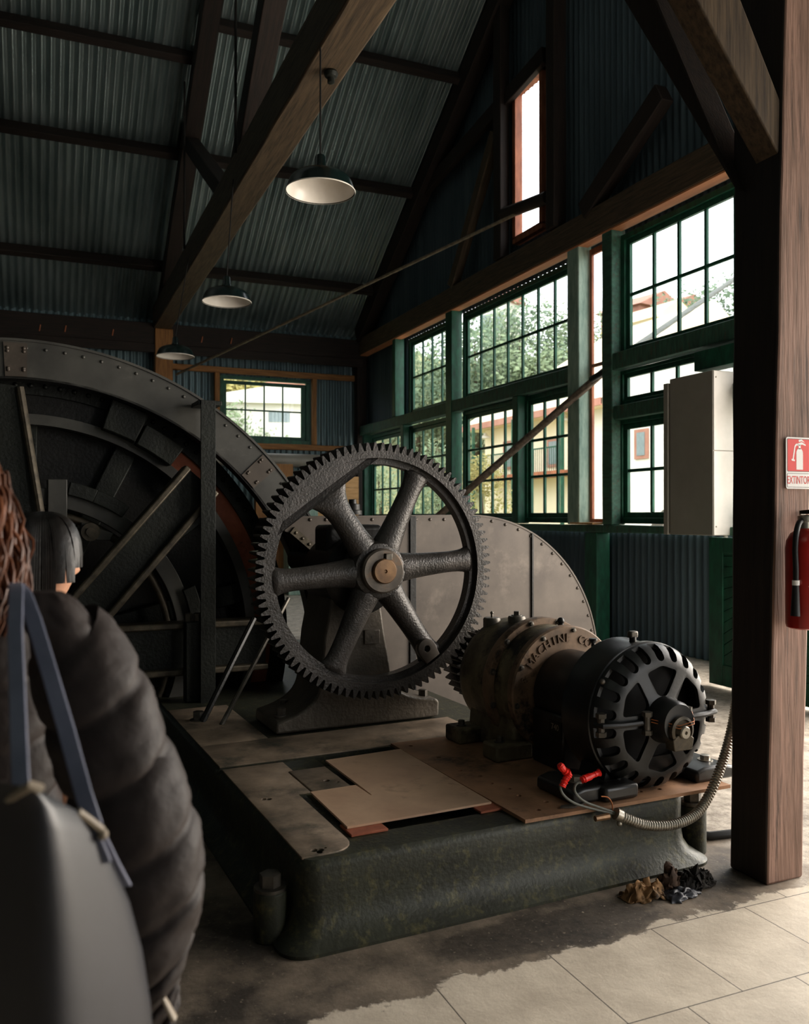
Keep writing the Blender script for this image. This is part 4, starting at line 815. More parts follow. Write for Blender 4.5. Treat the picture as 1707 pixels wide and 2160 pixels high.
rope('wire_rope', [s2 + Vector((.03, -.02, .01)), onX(1300, 762, 7.4), o2[0], o2[1], o3], .045, 'wire', 'pale rope outside going up past the large upper right window')
p, q = onX(1062, 452, 6.36), onX(1156, 416, 6.36)
one('rope_roller', MB().tube([p, p.lerp(q, .5), q], .09, 14), 'timber_dark', 'dark wooden roller under the rope at the foot of the high slot', 'roller', tuple(p))
p, q = onX(1248, 800, 6.36), onX(1282, 780, 6.36)
one('rope_clamp', MB().tube([p, q], .04, 12).box(6.34, 6.44, q.y - .06, q.y + .02, q.z - .16, q.z + .12), 'iron_dark', 'dark iron clamp holding the thick rope at the open slot', 'clamp', tuple(q), bevel=.004)

# ---------------------------------------------------------------- three hanging lamps
def lamp(x, y, D, label, first=[None]):
    c = atD(x, y, .55 / D * FPX); top = 5.262
    if first[0] is None:
        t = thing('pendant_lamp', label, 'lamp', tuple(c), 0, 'enamel lamps under the tie beam'); first[0] = t; org = (0, 0, 0)
        outp = [(.275, 0), (.272, .012), (.264, .03), (.253, .065), (.235, .1), (.2, .128), (.145, .15), (.085, .165), (.05, .178)]
        MB().lathe(outp + [(.046, .172), (.08, .158), (.14, .143), (.195, .121), (.229, .095), (.247, .062), (.258, .028), (.268, .004), (.275, 0)], (0, 0, 0), (0, 0, 1), 56, caps=False).build('shade', 'lamp_out', t, org)
        MB().lathe([(.2745, -.004), (.2775, .001), (.274, .006), (.268, .004), (.256, .026), (.244, .06), (.226, .092), (.192, .117), (.138, .138), (.08, .152), (.05, .158), (.001, .16)], (0, 0, 0), (0, 0, 1), 56, caps=False).build('reflector', 'lamp_in', t, org)
        MB().lathe([(.054, .165), (.054, .19), (.047, .2), (.042, .27), (.034, .285), (.012, .295)], (0, 0, 0), (0, 0, 1), 28).build('socket', 'lamp_out', t, org)
    else:
        t = first[0].copy(); C.objects.link(t); t.location = c; t['label'] = label
        for ch in first[0].children:
            if ch.name.startswith('cord'): continue
            k = ch.copy(); C.objects.link(k); k.parent = t
    MB().cyl((0, 0, .29), (TX - .19 - c.x if c.x < TX - .19 else 0, 0, top + .1 - c.z), .0075, n=8).build('cord', 'cord', t, (0, 0, 0))
lamp(676, 404, 147, 'largest and nearest of the hanging dark enamel lamps')
lamp(478.5, 637, 103, 'middle one of the hanging dark enamel lamps')
lamp(370, 752, 79, 'smallest and farthest hanging dark enamel lamp, in front of the orange post')
c = onX(708, 152, 2.34)
one('beam_bolt', MB().lathe([(.05, 0), (.06, .02), (.05, .05), (.03, .06), (.03, .1), (.01, .11)], (TX + .03, onZ(708, 152, 5.25).y, 5.25), (0, 0, -1), 16), 'iron_dark', 'round iron bolt end under the tie beam beside the nearest lamp cord', 'bolt', (TX + .03, onZ(708, 152, 5.25).y, 5.25))

# ---------------------------------------------------------------- electrical cabinet by the window
t = thing('electrical_cabinet', 'grey steel electrical cabinet mounted in front of the right windows', 'cabinet', (6.1, 6.57, 1.36)); org = (6.1, 6.57, 1.36)
MB().box(6.1, 6.40, 6.57, 7.2, 1.36, 3.0).build('body', 'cab', t, org, bevel=.008, seg=2)
MB().box(6.085, 6.34, 7.215, 7.28, 1.36, 2.96).build('back_box', 'cab', t, org, bevel=.005)
zs = onY(1525, 951, 6.57).z
MB().box(6.108, 6.395, 6.562, 6.572, 1.365, zs - .004).build('lower_panel', 'cab_side', t, org, bevel=.003)
MB().box(6.108, 6.395, 6.562, 6.572, zs + .004, 2.995).build('upper_panel', 'cab_side', t, org, bevel=.003)
for x, z in ((6.135, 1.45), (6.135, 2.93)): MB().ball((x, 6.56, z), .008).build('screw', 'steel', t, org)
mb = MB(); P = [onY(1531, 1129, 6.63), onY(1533, 1180, 6.62), onY(1540, 1240, 6.58), onY(1552, 1290, 6.5)]
def flex(P, r, m_, pitch, sub=8):
    P = [Vector(p) for p in P]; out = []
    for i in range(len(P) - 1):
        p0, p1, p2, p3 = P[max(i - 1, 0)], P[i], P[i + 1], P[min(i + 2, len(P) - 1)]
        for k in range(sub): t = k / sub; out.append(.5 * ((2 * p1) + (p2 - p0) * t + (2 * p0 - 5 * p1 + 4 * p2 - p3) * t * t + (3 * p1 - p0 - 3 * p2 + p3) * t ** 3))
    out.append(P[-1]); pts = [out[0]]; acc = 0; res = [out[0]]; step = pitch / 4
    for a, b in zip(out, out[1:]):
        l = (b - a).length; k = max(1, round(l / step)); res += [a.lerp(b, (j + 1) / k) for j in range(k)]
    return res, [r * (1 + .09 * (1, .3, -1, .3)[i % 4]) for i in range(len(res))]
pp, rr = flex(P, .022, 0, .02); one('cabinet_conduit', MB().tube(pp, rr, 12), 'cab_side', 'braided flexible conduit hanging under the cabinet beside the big post', 'conduit', tuple(P[0]), ang=60)
one('meter_box', MB().box(6.25, 6.45, 6.35, 7.0, 3.06, 3.26), 'green', 'dark green box on the rail just above the grey cabinet', 'box', (6.3, 6.6, 3.06), bevel=.006)

# ---------------------------------------------------------------- steel conduit, wires and taped ends in front of the motor
P = [(2.385, 2.86, .29), (2.44, 2.85, .262), (2.52, 2.845, .23), (2.626, 2.84, .212), (2.73, 2.84, .214), (2.82, 2.845, .24), (2.9, 2.855, .305), (2.965, 2.86, .40), (3.035, 2.87, .53), (3.11, 2.90, .68), (3.2, 2.96, .85), (3.3, 3.02, 1.1)]
pp, rr = flex([W(*p) for p in P], .021, 0, .013)
t = thing('steel_conduit', 'shiny ribbed flexible steel conduit hanging over the bed edge beside the motor', 'conduit', tuple(pp[0]))
MB().tube(pp, rr, 14).build('ribbed_hose', 'steel', t, tuple(pp[0]), ang=60)
MB().cyl(pp[0] - (pp[3] - pp[0]).normalized() * .012, pp[4], .026, n=18).ball(pp[2] - Vector((0, 0, .035)), .012).build('end_collar', 'steel', t, tuple(pp[0]))
def wirething(name, px, m, label, r=.0055, b=2.872, tape=None):
    P = [Vector((onB(x, y, b)[0], b, onB(x, y, b)[1])) for i, (x, y) in enumerate(px)]
    pp, _ = flex(P, r, 0, .03); t = mthing(name, label, 'wire', tuple(pp[0])); MB().tube(pp, r, 8).build('wire', m, t, tuple(pp[0]), ang=60)
    if tape:
        P = [Vector((onB(x, y, b - .01)[0], b - .01, onB(x, y, b - .01)[1])) for x, y in tape]; pp2, _ = flex(P, .01, 0, .02); rr = [.0125 * random.uniform(.85, 1.35) for _ in pp2]; rr[-1] = .006
        MB().tube(pp2, rr, 10).build('red_tape', 'red_tape', t, tuple(pp[0]), ang=30)
wirething('taped_wire', [(1306, 1719), (1250, 1706), (1212, 1694), (1190, 1678), (1182, 1660), (1187, 1645)], 'wire', 'grey wire with a bent red taped end standing up by the coupling housing', tape=[(1186, 1660), (1193, 1645), (1200, 1632), (1190, 1625), (1180, 1612)])
wirething('taped_wire', [(1306, 1717), (1262, 1702), (1232, 1690), (1214, 1672), (1214, 1656), (1228, 1646)], 'wire', 'grey wire with a red taped end pointing right under the motor', tape=[(1228, 1645), (1245, 1638), (1266, 1629)])
wirething('bare_wire', [(1306, 1719), (1294, 1712), (1291, 1694), (1282, 1682), (1268, 1680)], 'copper', 'thin bare copper wire bent up from the conduit mouth', r=.003)
q = onB(1272, 1724, 2.86); one('brass_fitting', MB().tube([(q[0] - .04, 2.86, q[1] + .0), (q[0] + .03, 2.86, q[1])], [.012, .014], 8), 'bronze', 'small brass fitting beside the mouth of the steel conduit', 'fitting', (q[0], 2.88, q[1]), True)
mb = MB().prism([(2.0, 2.98), (2.06, 2.96), (2.13, 2.98), (2.1, 3.01), (2.13, 3.03), (2.09, 3.03), (2.06, 2.995), (2.02, 3.0)], lambda u, v, w: (u + .16, v - .02, w), ZT + .018, ZT + .024)
one('metal_scrap', mb, 'steel_dark', 'small curled scrap of grey metal on the near corner of the motor plate', 'scrap', (2.2, 2.98, ZT), True)
one('black_block', MB().box(2.37, 2.56, 2.925, 3.02, ZT + .018, ZT + .085), 'motor', 'rounded black block on the plate in front of the motor by the taped wires', 'block', (2.45, 2.97, ZT), True, bevel=.018, seg=3)

# ---------------------------------------------------------------- oily rags on the floor
def rag(label, cx, cy, rx, ry, h, m, seed, rot=0.0, lump=5.0):
    mb = MB(); n = 30; V = []
    for j in range(n + 1):
        for i in range(n + 1):
            u, v = i / n * 2 - 1, j / n * 2 - 1; r = math.sqrt(u * u + v * v) / (1.0 + .25 * noise.noise(Vector((u * 1.5, v * 1.5, seed))))
            k = 1 if r < 1 else 1 / r; u2, v2 = u * k, v * k; fall = max(0, 1 - min(1, r) ** 3)
            q = Vector((u2 * lump / 2, v2 * lump / 2, seed)); f = abs(noise.noise(q * .8)) * 1.2 + .25 * abs(noise.noise(q * 1.9)) + .35
            x, y = u2 * rx, v2 * ry; x += .02 * noise.noise(q * 1.7 + Vector((9, 0, 0))); y += .02 * noise.noise(q * 1.7 + Vector((0, 9, 0)))
            V.append((cx + x * math.cos(rot) - y * math.sin(rot), cy + x * math.sin(rot) + y * math.cos(rot), .002 + h * fall * f + .004 * abs(noise.noise(q * 3))))
    vs = mb.pts(V)
    for j in range(n):
        for i in range(n): a = j * (n + 1) + i; mb.face([vs[a], vs[a + 1], vs[a + n + 2], vs[a + n + 1]])
    o = one('oily_rag', mb, m, label, 'rag', (cx, cy, 0), ang=80); s = o.modifiers.new('s', 'SOLIDIFY'); s.thickness = .003; s.offset = 1; return o
rag('tan crumpled rag on the floor at the foot of the bed, leftmost of the heap', 2.26, 2.83, .105, .06, .06, 'rag_tan', 3.1, -.15, 7)
rag('stiff brown rag folded upright in the middle of the rag heap', 2.415, 2.855, .07, .05, .085, 'rag_brown', 7.7, .2, 7)
rag('shaggy black rag on the floor nearest the big post', 2.53, 2.84, .10, .06, .07, 'rag_black', 12.3, .1, 12)
rag('flat dark slate rag lying in front of the brown rag', 2.40, 2.775, .085, .05, .03, 'bag', 21.4, .1, 4)
one('floor_cable', MB().tube([W(2.98, 3.4, .02), W(3.0, 3.15, .02), W(3.1, 3.05, .02), W(3.35, 3.0, .02)], .02, 10), 'rubber', 'thick black cable on the floor between the bed and the big post', 'cable', tuple(W(2.98, 3.4, 0)))

# ---------------------------------------------------------------- sign and fire extinguisher on the post
fx = lambda z: (A0 + dA * z).x
s0x, s1x, sz0, sz1, sy = 2.904, 3.046, 1.668, 1.888, 2.698
yy = min((A0 + dA * 1.7).y, 2.714) - .004
t = thing('extinguisher_sign', 'red and white fire extinguisher sign fixed on the big post', 'sign', (2.975, yy, 1.668)); org = (2.975, yy, 1.668)
fy = lambda u, v, w: (u, yy - w, v)
def rr2(u0, u1, v0, v1, r): return [(p[0], p[1]) for p in rrect(u0, u1, v0, v1, r, 0, 5)]
MB().prism(rr2(s0x, s1x, sz0, sz1, .01), fy, 0, .003).build('plate', 'white', t, org, ang=20)
MB().prism(rr2(s0x + .006, s1x - .006, sz0 + .073, sz1 - .006, .006), fy, .003, .0034).prism(rr2(s0x + .006, s1x - .006, sz0 + .006, sz0 + .066, .004), fy, .003, .0034).build('outline', 'sign_grey', t, org, ang=20)
MB().prism(rr2(s0x + .0085, s1x - .0085, sz0 + .0755, sz1 - .0085, .005), fy, .0034, .0038).build('red_field', 'sign_red', t, org, ang=20)
MB().prism(rr2(s0x + .008, s1x - .008, sz0 + .008, sz0 + .064, .003), fy, .0034, .0037).build('text_field', 'white', t, org, ang=20)
mx_ = (s0x + s1x) / 2 + .006; zb = sz0 + .082; mb = MB()
bodyP = [(mx_ - .019, zb), (mx_ + .019, zb), (mx_ + .019, zb + .07)] + [(mx_ + .019 * math.cos(a_), zb + .07 + .022 * math.sin(a_)) for a_ in [PI * i / 8 for i in range(1, 8)]] + [(mx_ - .019, zb + .07)]
mb.prism(bodyP, fy, .0038, .0042); mb.prism([(mx_ - .006, zb + .088), (mx_ + .006, zb + .088), (mx_ + .006, zb + .106), (mx_ - .006, zb + .106)], fy, .0038, .0042)
mb.prism([(mx_ - .01, zb + .1), (mx_ + .014, zb + .108), (mx_ + .036, zb + .102), (mx_ + .034, zb + .109), (mx_ + .012, zb + .118), (mx_ - .01, zb + .112)], fy, .0038, .0042)
mb.prism([(mx_ - .004, zb + .118), (mx_ + .012, zb + .122), (mx_ + .03, zb + .116), (mx_ + .012, zb + .13), (mx_ - .006, zb + .127)], fy, .0038, .0042)
mb.prism([(mx_ - .008, zb + .112), (mx_ - .022, zb + .11), (mx_ - .03, zb + .1), (mx_ - .041, zb + .045), (mx_ - .047, zb + .045), (mx_ - .046, zb + .038), (mx_ - .028, zb + .035), (mx_ - .028, zb + .042), (mx_ - .034, zb + .044), (mx_ - .024, zb + .096), (mx_ - .018, zb + .103), (mx_ - .008, zb + .105)], fy, .0038, .0042)
mb.build('pictogram', 'white', t, org, ang=20)
mb = MB(); tz = sz0 + .036; mb.text('EXTINTOR', .0385, .0003, lambda X, Y, Z: ((s0x + s1x) / 2 + X * .70, yy - .0041 - Z, tz + Y * 1.25)); mb.build('lettering', 'sign_red', t, org, ang=0)

ex, ey, ez = 2.918, 2.612, 1.085
t = thing('fire_extinguisher', 'red fire extinguisher with black hose hanging on the big post', 'fire extinguisher', (ex, ey, ez)); org = (ex, ey, ez)
MB().lathe([(.06, 0), (.074, .006), (.078, .02), (.078, .335), (.074, .365), (.058, .395), (.034, .412), (.024, .416)], (ex, ey, ez), (0, 0, 1), 48).build('cylinder', 'ext_red', t, org)
p = MB().lathe([(.024, 0), (.024, .03), (.03, .032), (.03, .055), (.02, .06)], (ex, ey, ez + .412), (0, 0, 1), 24).build('valve', 'steel', t, org)
MB().hexa([(ex - .012, ey - .11, ez + .475), (ex + .012, ey - .11, ez + .475), (ex + .012, ey + .02, ez + .475), (ex - .012, ey + .02, ez + .475), (ex - .012, ey - .11, ez + .5), (ex + .012, ey - .11, ez + .5), (ex + .012, ey + .02, ez + .49), (ex - .012, ey + .02, ez + .49)]).build('handle', 'rubber', p, org, bevel=.003)
mb = MB(); P = [(ex - .01, ey, ez + .45), (ex - .045, ey - .01, ez + .44), (ex - .072, ey - .02, ez + .40), (ex - .09, ey - .03, ez + .33), (ex - .092, ey - .035, ez + .25), (ex - .093, ey - .035, ez + .19)]
pp, _ = flex(P, .011, 0, .03); MB().tube(pp, .0115, 12).build('hose', 'rubber', t, org)
MB().cyl((ex - .093, ey - .035, ez + .19), (ex - .096, ey - .035, ez + .06), .013, .019, 16).build('nozzle', 'rubber', t, org)
MB().cyl((ex - .093, ey - .035, ez + .205), (ex - .093, ey - .035, ez + .185), .0145, n=16).build('hose_clip', 'white', t, org)
def onc(x, z, rr_=.0786): a_ = x / .078; return (ex + rr_ * math.sin(a_), ey - rr_ * math.cos(a_), ez + z)
def patch(nm, x0, x1, z0, z1, m, rr_):
    mb = MB(); k = 14; rows = [mb.pts([onc(x0 + (x1 - x0) * i / k, z, rr_) for i in range(k + 1)]) for z in (z0, z1)]
    for i in range(k): mb.face([rows[0][i], rows[0][i + 1], rows[1][i + 1], rows[1][i]])
    o = mb.build(nm, m, t, org, fix=False); s = o.modifiers.new('s', 'SOLIDIFY'); s.thickness = .0004; return o
patch('label', -.03, .09, .255, .32, 'white', .0784); patch('label_mark', -.02, .02, .265, .31, 'sign_red', .0789); patch('label_mark', -.012, .02, .273, .302, 'white', .0793)
MB().tube([onc(-.12, .185, .0785), onc(-.05, .18, .0785), onc(0, .178, .0785), onc(.06, .178, .0785)], .0015, 6).build('band_line', 'white', t, org)
hx = onY(1692, 1075, 2.70)
one('wall_hook', MB().box(hx.x - .015, hx.x + .012, 2.692, 2.702, 1.51, 1.575).box(hx.x - .012, hx.x + .01, 2.62, 2.695, 1.512, 1.518), 'steel', 'small bent steel hook holding the extinguisher on the post', 'hook', (hx.x, 2.7, 1.51), bevel=.002)
# ================================================================ PEOPLE
HD = Vector((_s, _c, 0))                                   # level viewing direction; _r is level too
def human(t, name, base, face, height, mat_, arm=None):
    """one continuous skinned body standing at base, facing `face` (level vector)"""
    f = Vector(face).normalized(); rt = Vector((f.y, -f.x, 0)); k = height / 1.7
    def p(r, d, z): return (rt * r + f * d + Vector((0, 0, z))) * k
    V, E_, R = [], [], []
    def add(q, r, par=None):
        V.append(q); R.append(r * k)
        if par is not None: E_.append((par, len(V) - 1))
        return len(V) - 1
    pel = add(p(0, 0, .92), .15); sp = add(p(0, .01, 1.08), .135, pel); ch = add(p(0, .0, 1.26), .15, sp); nb = add(p(0, -.015, 1.42), .065, ch); nk = add(p(0, .0, 1.48), .052, nb)
    h0 = add(p(0, .02, 1.53), .072, nk); h1 = add(p(0, .025, 1.59), .09, h0); h2 = add(p(0, .005, 1.65), .075, h1)
    for s in (-1, 1):
        hp = add(p(s * .09, 0, .86), .095, pel); kn = add(p(s * .1, .015, .48), .058, hp); an = add(p(s * .1, -.02, .09), .04, kn); add(p(s * .11, .09, .03), .04, an); 
        A = arm(s) if arm else None
        sh = add(p(s * .165, -.01, 1.38), .06, ch); el = add(p(*(A[0] if A else (s * .23, -.02, 1.1))), .042, sh); wr = add(p(*(A[1] if A else (s * .24, .05, .87))), .027, el)
        wd_ = (Vector(V[wr]) - Vector(V[el])).normalized(); side = (rt * s).cross(wd_).normalized()
        pm = add(V[wr] + wd_ * .06 * k, .028, wr)
        for j in range(4):
            b0 = add(Vector(V[pm]) + wd_ * .03 * k + side * (j - 1.5) * .02 * k, .0095, pm); l = (.07, .08, .075, .06)[j] * k
            b1 = add(Vector(V[b0]) + (wd_ * .9 - rt * s * .25) * l * .5, .0085, b0); add(Vector(V[b1]) + (wd_ * .75 - rt * s * .6) * l * .5, .0075, b1)
        th = add(Vector(V[wr]) + wd_ * .035 * k + side * .038 * k, .012, pm); add(Vector(V[th]) + (wd_ * .8 + side * .35) * .05 * k, .009, th)
    me = bpy.data.meshes.new(name); me.from_pydata([tuple(v) for v in V], E_, []); o = bpy.data.objects.new(name, me); C.objects.link(o); o.parent = t
    md = o.modifiers.new('skin', 'SKIN'); md.use_smooth_shade = True
    for i, d in enumerate(me.skin_vertices[0].data): d.radius = (R[i], R[i]); d.use_root = (i == pel)
    s = o.modifiers.new('sub', 'SUBSURF'); s.levels = 1; s.render_levels = 2; me.materials.append(M[mat_]); return o, p, f, rt
def head(t, name, c, f, k, mat_):
    """a head with brow, nose, lips, chin and ears, centred at c (local), facing f"""
    rt = Vector((f.y, -f.x, 0)); mb = MB(); mb.ico((0, 0, 0), 1, 5)
    for v in mb.bm.verts:
        x, y, z = v.co; sx, sy, sz = .074, .094, .115
        q = Vector((x * sx, y * sy, z * sz))
        if y > 0:                                                      # y is the face side
            fr = max(0, y) ** 2
            q.y += .020 * math.exp(-((x / .16) ** 2 + ((z + .12) / .18) ** 2)) * fr + .012 * math.exp(-((x / .12) ** 2 + ((z + .25) / .08) ** 2)) * fr      # nose
            q.y -= .009 * fr * (math.exp(-(((x - .42) / .16) ** 2 + ((z - .05) / .1) ** 2)) + math.exp(-(((x + .42) / .16) ** 2 + ((z - .05) / .1) ** 2)))   # eye sockets
            q.y += .006 * math.exp(-((x / .3) ** 2 + ((z + .5) / .05) ** 2)) * fr + .005 * math.exp(-((x / .26) ** 2 + ((z + .6) / .05) ** 2)) * fr       # lips
            q.y += .012 * math.exp(-((x / .3) ** 2 + ((z + .85) / .15) ** 2))
        if z < -.2: q.x *= 1 - .32 * min(1, (-z - .2) / .8)
        v.co = rt * q.x + f * q.y + Vector((0, 0, q.z)); v.co *= k; v.co += Vector(c)
    for s in (-1, 1): mb.ico(Vector(c) + rt * s * .076 * k + f * -.01 * k, .03 * k, 2, (.5, .7, 1.05))
    return mb.build(name, mat_, t, ang=60)
def shell(mb, rings, n=28): mb.loft(rings); return mb

# ---- woman in the foreground, from behind; jacket, bag on her shoulder
ZB = Vector((0, 0, EYE))
def at(x, y, t): return atD(x, y, t)
tc = at(-140, 1089, 1.5); base = Vector((tc.x, tc.y, 0))
fw = (HD * .88 - _r * .47).normalized()
t = thing('person', 'woman with curly auburn hair in a dark quilted jacket, shoulder bag at her side', 'person', tuple(base))
loc = lambda q: Vector(q) - base
human(t, 'body', base, fw, 1.66, 'skin', None)
head(t, 'face', Vector((0, 0, 1.545)) + fw * .02, fw, 1.0, 'skin')
def puffer(cs, n=40, q=.012, per=4, seed=0.0, phase=0.0):
    """rings of (centre, across, deep, radius r, radius d) blown up between quilting seams"""
    rings = []; m = len(cs)
    for i in range(m - 1):
        for k in range(14):
            f = k / 14; c0, r0, d0 = cs[i]; c1, r1, d1 = cs[i + 1]; c = c0.lerp(c1, f); r_, d_ = r0 + (r1 - r0) * f, d0 + (d1 - d0) * f
            b = q * (min(1, min(f, 1 - f) * 5.5) ** .6 * (.75 + .25 * math.sin(PI * f)) - .55)
            ring = []
            for j in range(n):
                a_ = 2 * PI * j / n; w = b + .007 * noise.noise(Vector((math.cos(a_) * 2, math.sin(a_) * 2, i * 3.1 + f * 2 + seed))) + .003 * noise.noise(Vector((math.cos(a_) * 7, math.sin(a_) * 7, i * 9.1 + f * 6 + seed)))
                ring.append(c + _r * (r_ + w) * math.cos(a_) + HD * (d_ + w) * math.sin(a_) + Vector((0, 0, .045 * math.sin(a_ + phase) * (0 if i == 0 else 1))))
            rings.append(ring)
    rings.append([cs[-1][0] + _r * cs[-1][1] * math.cos(2 * PI * j / n) + HD * cs[-1][2] * math.sin(2 * PI * j / n) for j in range(n)])
    return rings
T = lambda x, z: Vector((0, 0, z)) + _r * x
tr = [(T(.0, 1.44), .09, .08), (T(0.0, 1.385), .17, .11), (T(0, 1.29), .205, .135), (T(0, 1.18), .215, .14), (T(0, 1.07), .215, .14), (T(0, .96), .22, .145), (T(0, .85), .225, .15), (T(0, .75), .22, .15)]
MB().loft(puffer(tr, seed=4)).build('jacket', 'jacket', t, ang=80)
cl = [(95, 1248, 40), (140, 1340, 74), (198, 1470, 96), (247, 1610, 106), (292, 1760, 113), (314, 1890, 112), (306, 2010, 100), (298, 2085, 72), (318, 2128, 48), (334, 2165, 36)]
sl = []
for x, y, r in cl: q = at(x, y, 1.36); rr_ = r / FPX * 1.36; sl.append((loc(q), rr_, rr_ * .95))
MB().loft(puffer(sl, q=.013, seed=9, phase=.6)).build('sleeve', 'jacket', t, ang=80)
lf = [(c - _r * 2 * (c.dot(_r)) + _r * 0, a_, b_) for c, a_, b_ in sl]; MB().loft(puffer(lf, q=.011, seed=19)).build('sleeve', 'jacket', t, ang=80)
z0 = at(345, 2105, 1.3); z1 = at(368, 2150, 1.3)
mb = MB().tube([loc(z0), loc(z0.lerp(z1, .4)), loc(z1)], [.006, .008, .009], 10, flat=.5); mb.build('zip_pull', 'piping', t)
for s in (-1, 1):
    rt = Vector((fw.y, -fw.x, 0)); c = [(.1 * s, .84, .105), (.1 * s, .48, .075), (.1 * s, .08, .06)]
    MB().loft([[rt * x + Vector((0, 0, z)) + rt * r * math.cos(a_) + fw * r * math.sin(a_) for a_ in [2 * PI * j / 20 for j in range(20)]] for x, z, r in c]).build('trouser_leg', 'denim', t)
    mb = MB().ico((0, 0, 0), 1, 3)
    for v in mb.bm.verts: q = v.co.copy(); v.co = rt * (s * .1 + q.x * .045) + fw * (.05 + q.y * .135) + Vector((0, 0, .045 + max(-.6, q.z) * .06))
    mb.build('shoe', 'shoe', t)
mb = MB(); hc = Vector((0, 0, 1.585)); rnd = random.Random(5); mb.ico(hc - fw * .02, .118, 3, (1, 1, 1.05))
for k in range(640):
    a_ = rnd.uniform(0, 2 * PI); el = rnd.uniform(-.35, 1.2); dirv = (_r * math.cos(a_) + HD * math.sin(a_)) * math.cos(el) + Vector((0, 0, math.sin(el)))
    if dirv.dot(fw) > .45: continue
    p = hc - fw * .02 + dirv * .11; L = rnd.uniform(.26, .40); ph = rnd.uniform(0, 6.28); out = (dirv - Vector((0, 0, dirv.z))).normalized() if abs(dirv.z) < .98 else _r; amp = rnd.uniform(.008, .016); w = rnd.uniform(26, 44)
    P = []
    for i in range(20):
        f_ = i / 19; q = p + out * (.035 * min(1, f_ * 3) + rnd.uniform(-.002, .002)) - Vector((0, 0, L * f_)); q += out * amp * math.cos(ph + w * L * f_) + out.cross(Vector((0, 0, 1))) * amp * math.sin(ph + w * L * f_); P.append(q)
    mb.tube(P, [.0038 * (1 - .6 * i / 19) for i in range(20)], 5)
mb.build('hair', 'hair_red', t, ang=60)

# ---- the shoulder bag
tb = .92
t = thing('shoulder_bag', 'navy leather tote bag with long straps on the woman\'s shoulder', 'bag', tuple(at(120, 2400, tb)))
bo = Vector(t.location); lb = lambda q: Vector(q) - bo
e2 = (_r * .40 + HD * .915).normalized(); e1 = (-_r * .93 + HD * .36).normalized()
lev = [((62, 1660), (72, 1662, .93), .15), ((74, 1676), (130, 1688, .98), .155), ((86, 1704), (187, 1716, 1.02), .16), ((96, 1750), (226, 1764, 1.055), .165), ((104, 1815), (258, 1815, 1.085), .17),
       ((110, 1900), (298, 1905, 1.12), .175), ((116, 2000), (326, 2005, 1.14), .18), ((120, 2110), (344, 2115, 1.15), .185), ((123, 2250), (356, 2250, 1.155), .19), ((124, 2380), (360, 2370, 1.155), .185), ((124, 2400), (352, 2392, 1.14), .17)]
rings = []
for n_, r_, L_ in lev:
    N_ = at(*n_, tb); v2 = at(*r_) - N_; ctr = N_ + v2 / 2 + e1 * L_ / 2; ring = []
    for j in range(48):
        a_ = 2 * PI * (j + .5) / 48; c_, s_ = math.cos(a_), math.sin(a_); pw = .4
        ring.append(lb(ctr + e1 * L_ / 2 * math.copysign(abs(c_) ** pw, c_) + v2 / 2 * math.copysign(abs(s_) ** pw, s_)))
    rings.append(ring)
MB().loft(rings).build('leather_body', 'bag', t, ang=80)
def strip(nm, P, w, th, m, side):
    P = [Vector(p) for p in P]; mb = MB(); rings = []
    for i, p in enumerate(P):
        tt = (P[min(i + 1, len(P) - 1)] - P[max(i - 1, 0)]).normalized(); sd = (side - tt * side.dot(tt)).normalized(); nn = sd.cross(tt)
        rings.append([lb(p + sd * a_ * w / 2 + nn * b_ * th / 2) for a_, b_ in ((-1, -1), (1, -1), (1, 1), (-1, 1))])
    mb.loft(rings); return mb.build(nm, m, t, bevel=.0015)
strip('strap', [at(200, 1745, 1.05), at(178, 1680, 1.06), at(140, 1540, 1.1), at(105, 1420, 1.15), at(72, 1310, 1.2), at(50, 1250, 1.25), at(38, 1234, 1.33), at(30, 1240, 1.42)], .021, .004, 'strap', _r)
strip('strap', [at(44, 1668, .97), at(40, 1560, 1.03), at(36, 1440, 1.09), at(32, 1330, 1.15), at(34, 1250, 1.22), at(34, 1232, 1.32), at(28, 1240, 1.42)], .02, .004, 'strap', _r)
strip('strap_end', [at(185, 1728, 1.03), at(203, 1770, 1.03), at(224, 1820, 1.04)], .014, .004, 'strap', _r)
strip('strap_end', [at(214, 1762, 1.04), at(242, 1820, 1.07), at(268, 1868, 1.10)], .012, .004, 'strap', _r)
MB().tube([lb(at(-60, 1722, 1.0)), lb(at(0, 1700, .96)), lb(at(40, 1672, .925)), lb(at(66, 1657, .91)), lb(at(86, 1664, .92))], .0055, 8).build('zip_piping', 'piping', t)
MB().tube([lb(at(163, 1712, 1.0)), lb(at(188, 1730, 1.015)), lb(at(214, 1750, 1.03))], .005, 8).ball(lb(at(216, 1760, 1.03)), .007).build('zip_piping', 'piping', t)

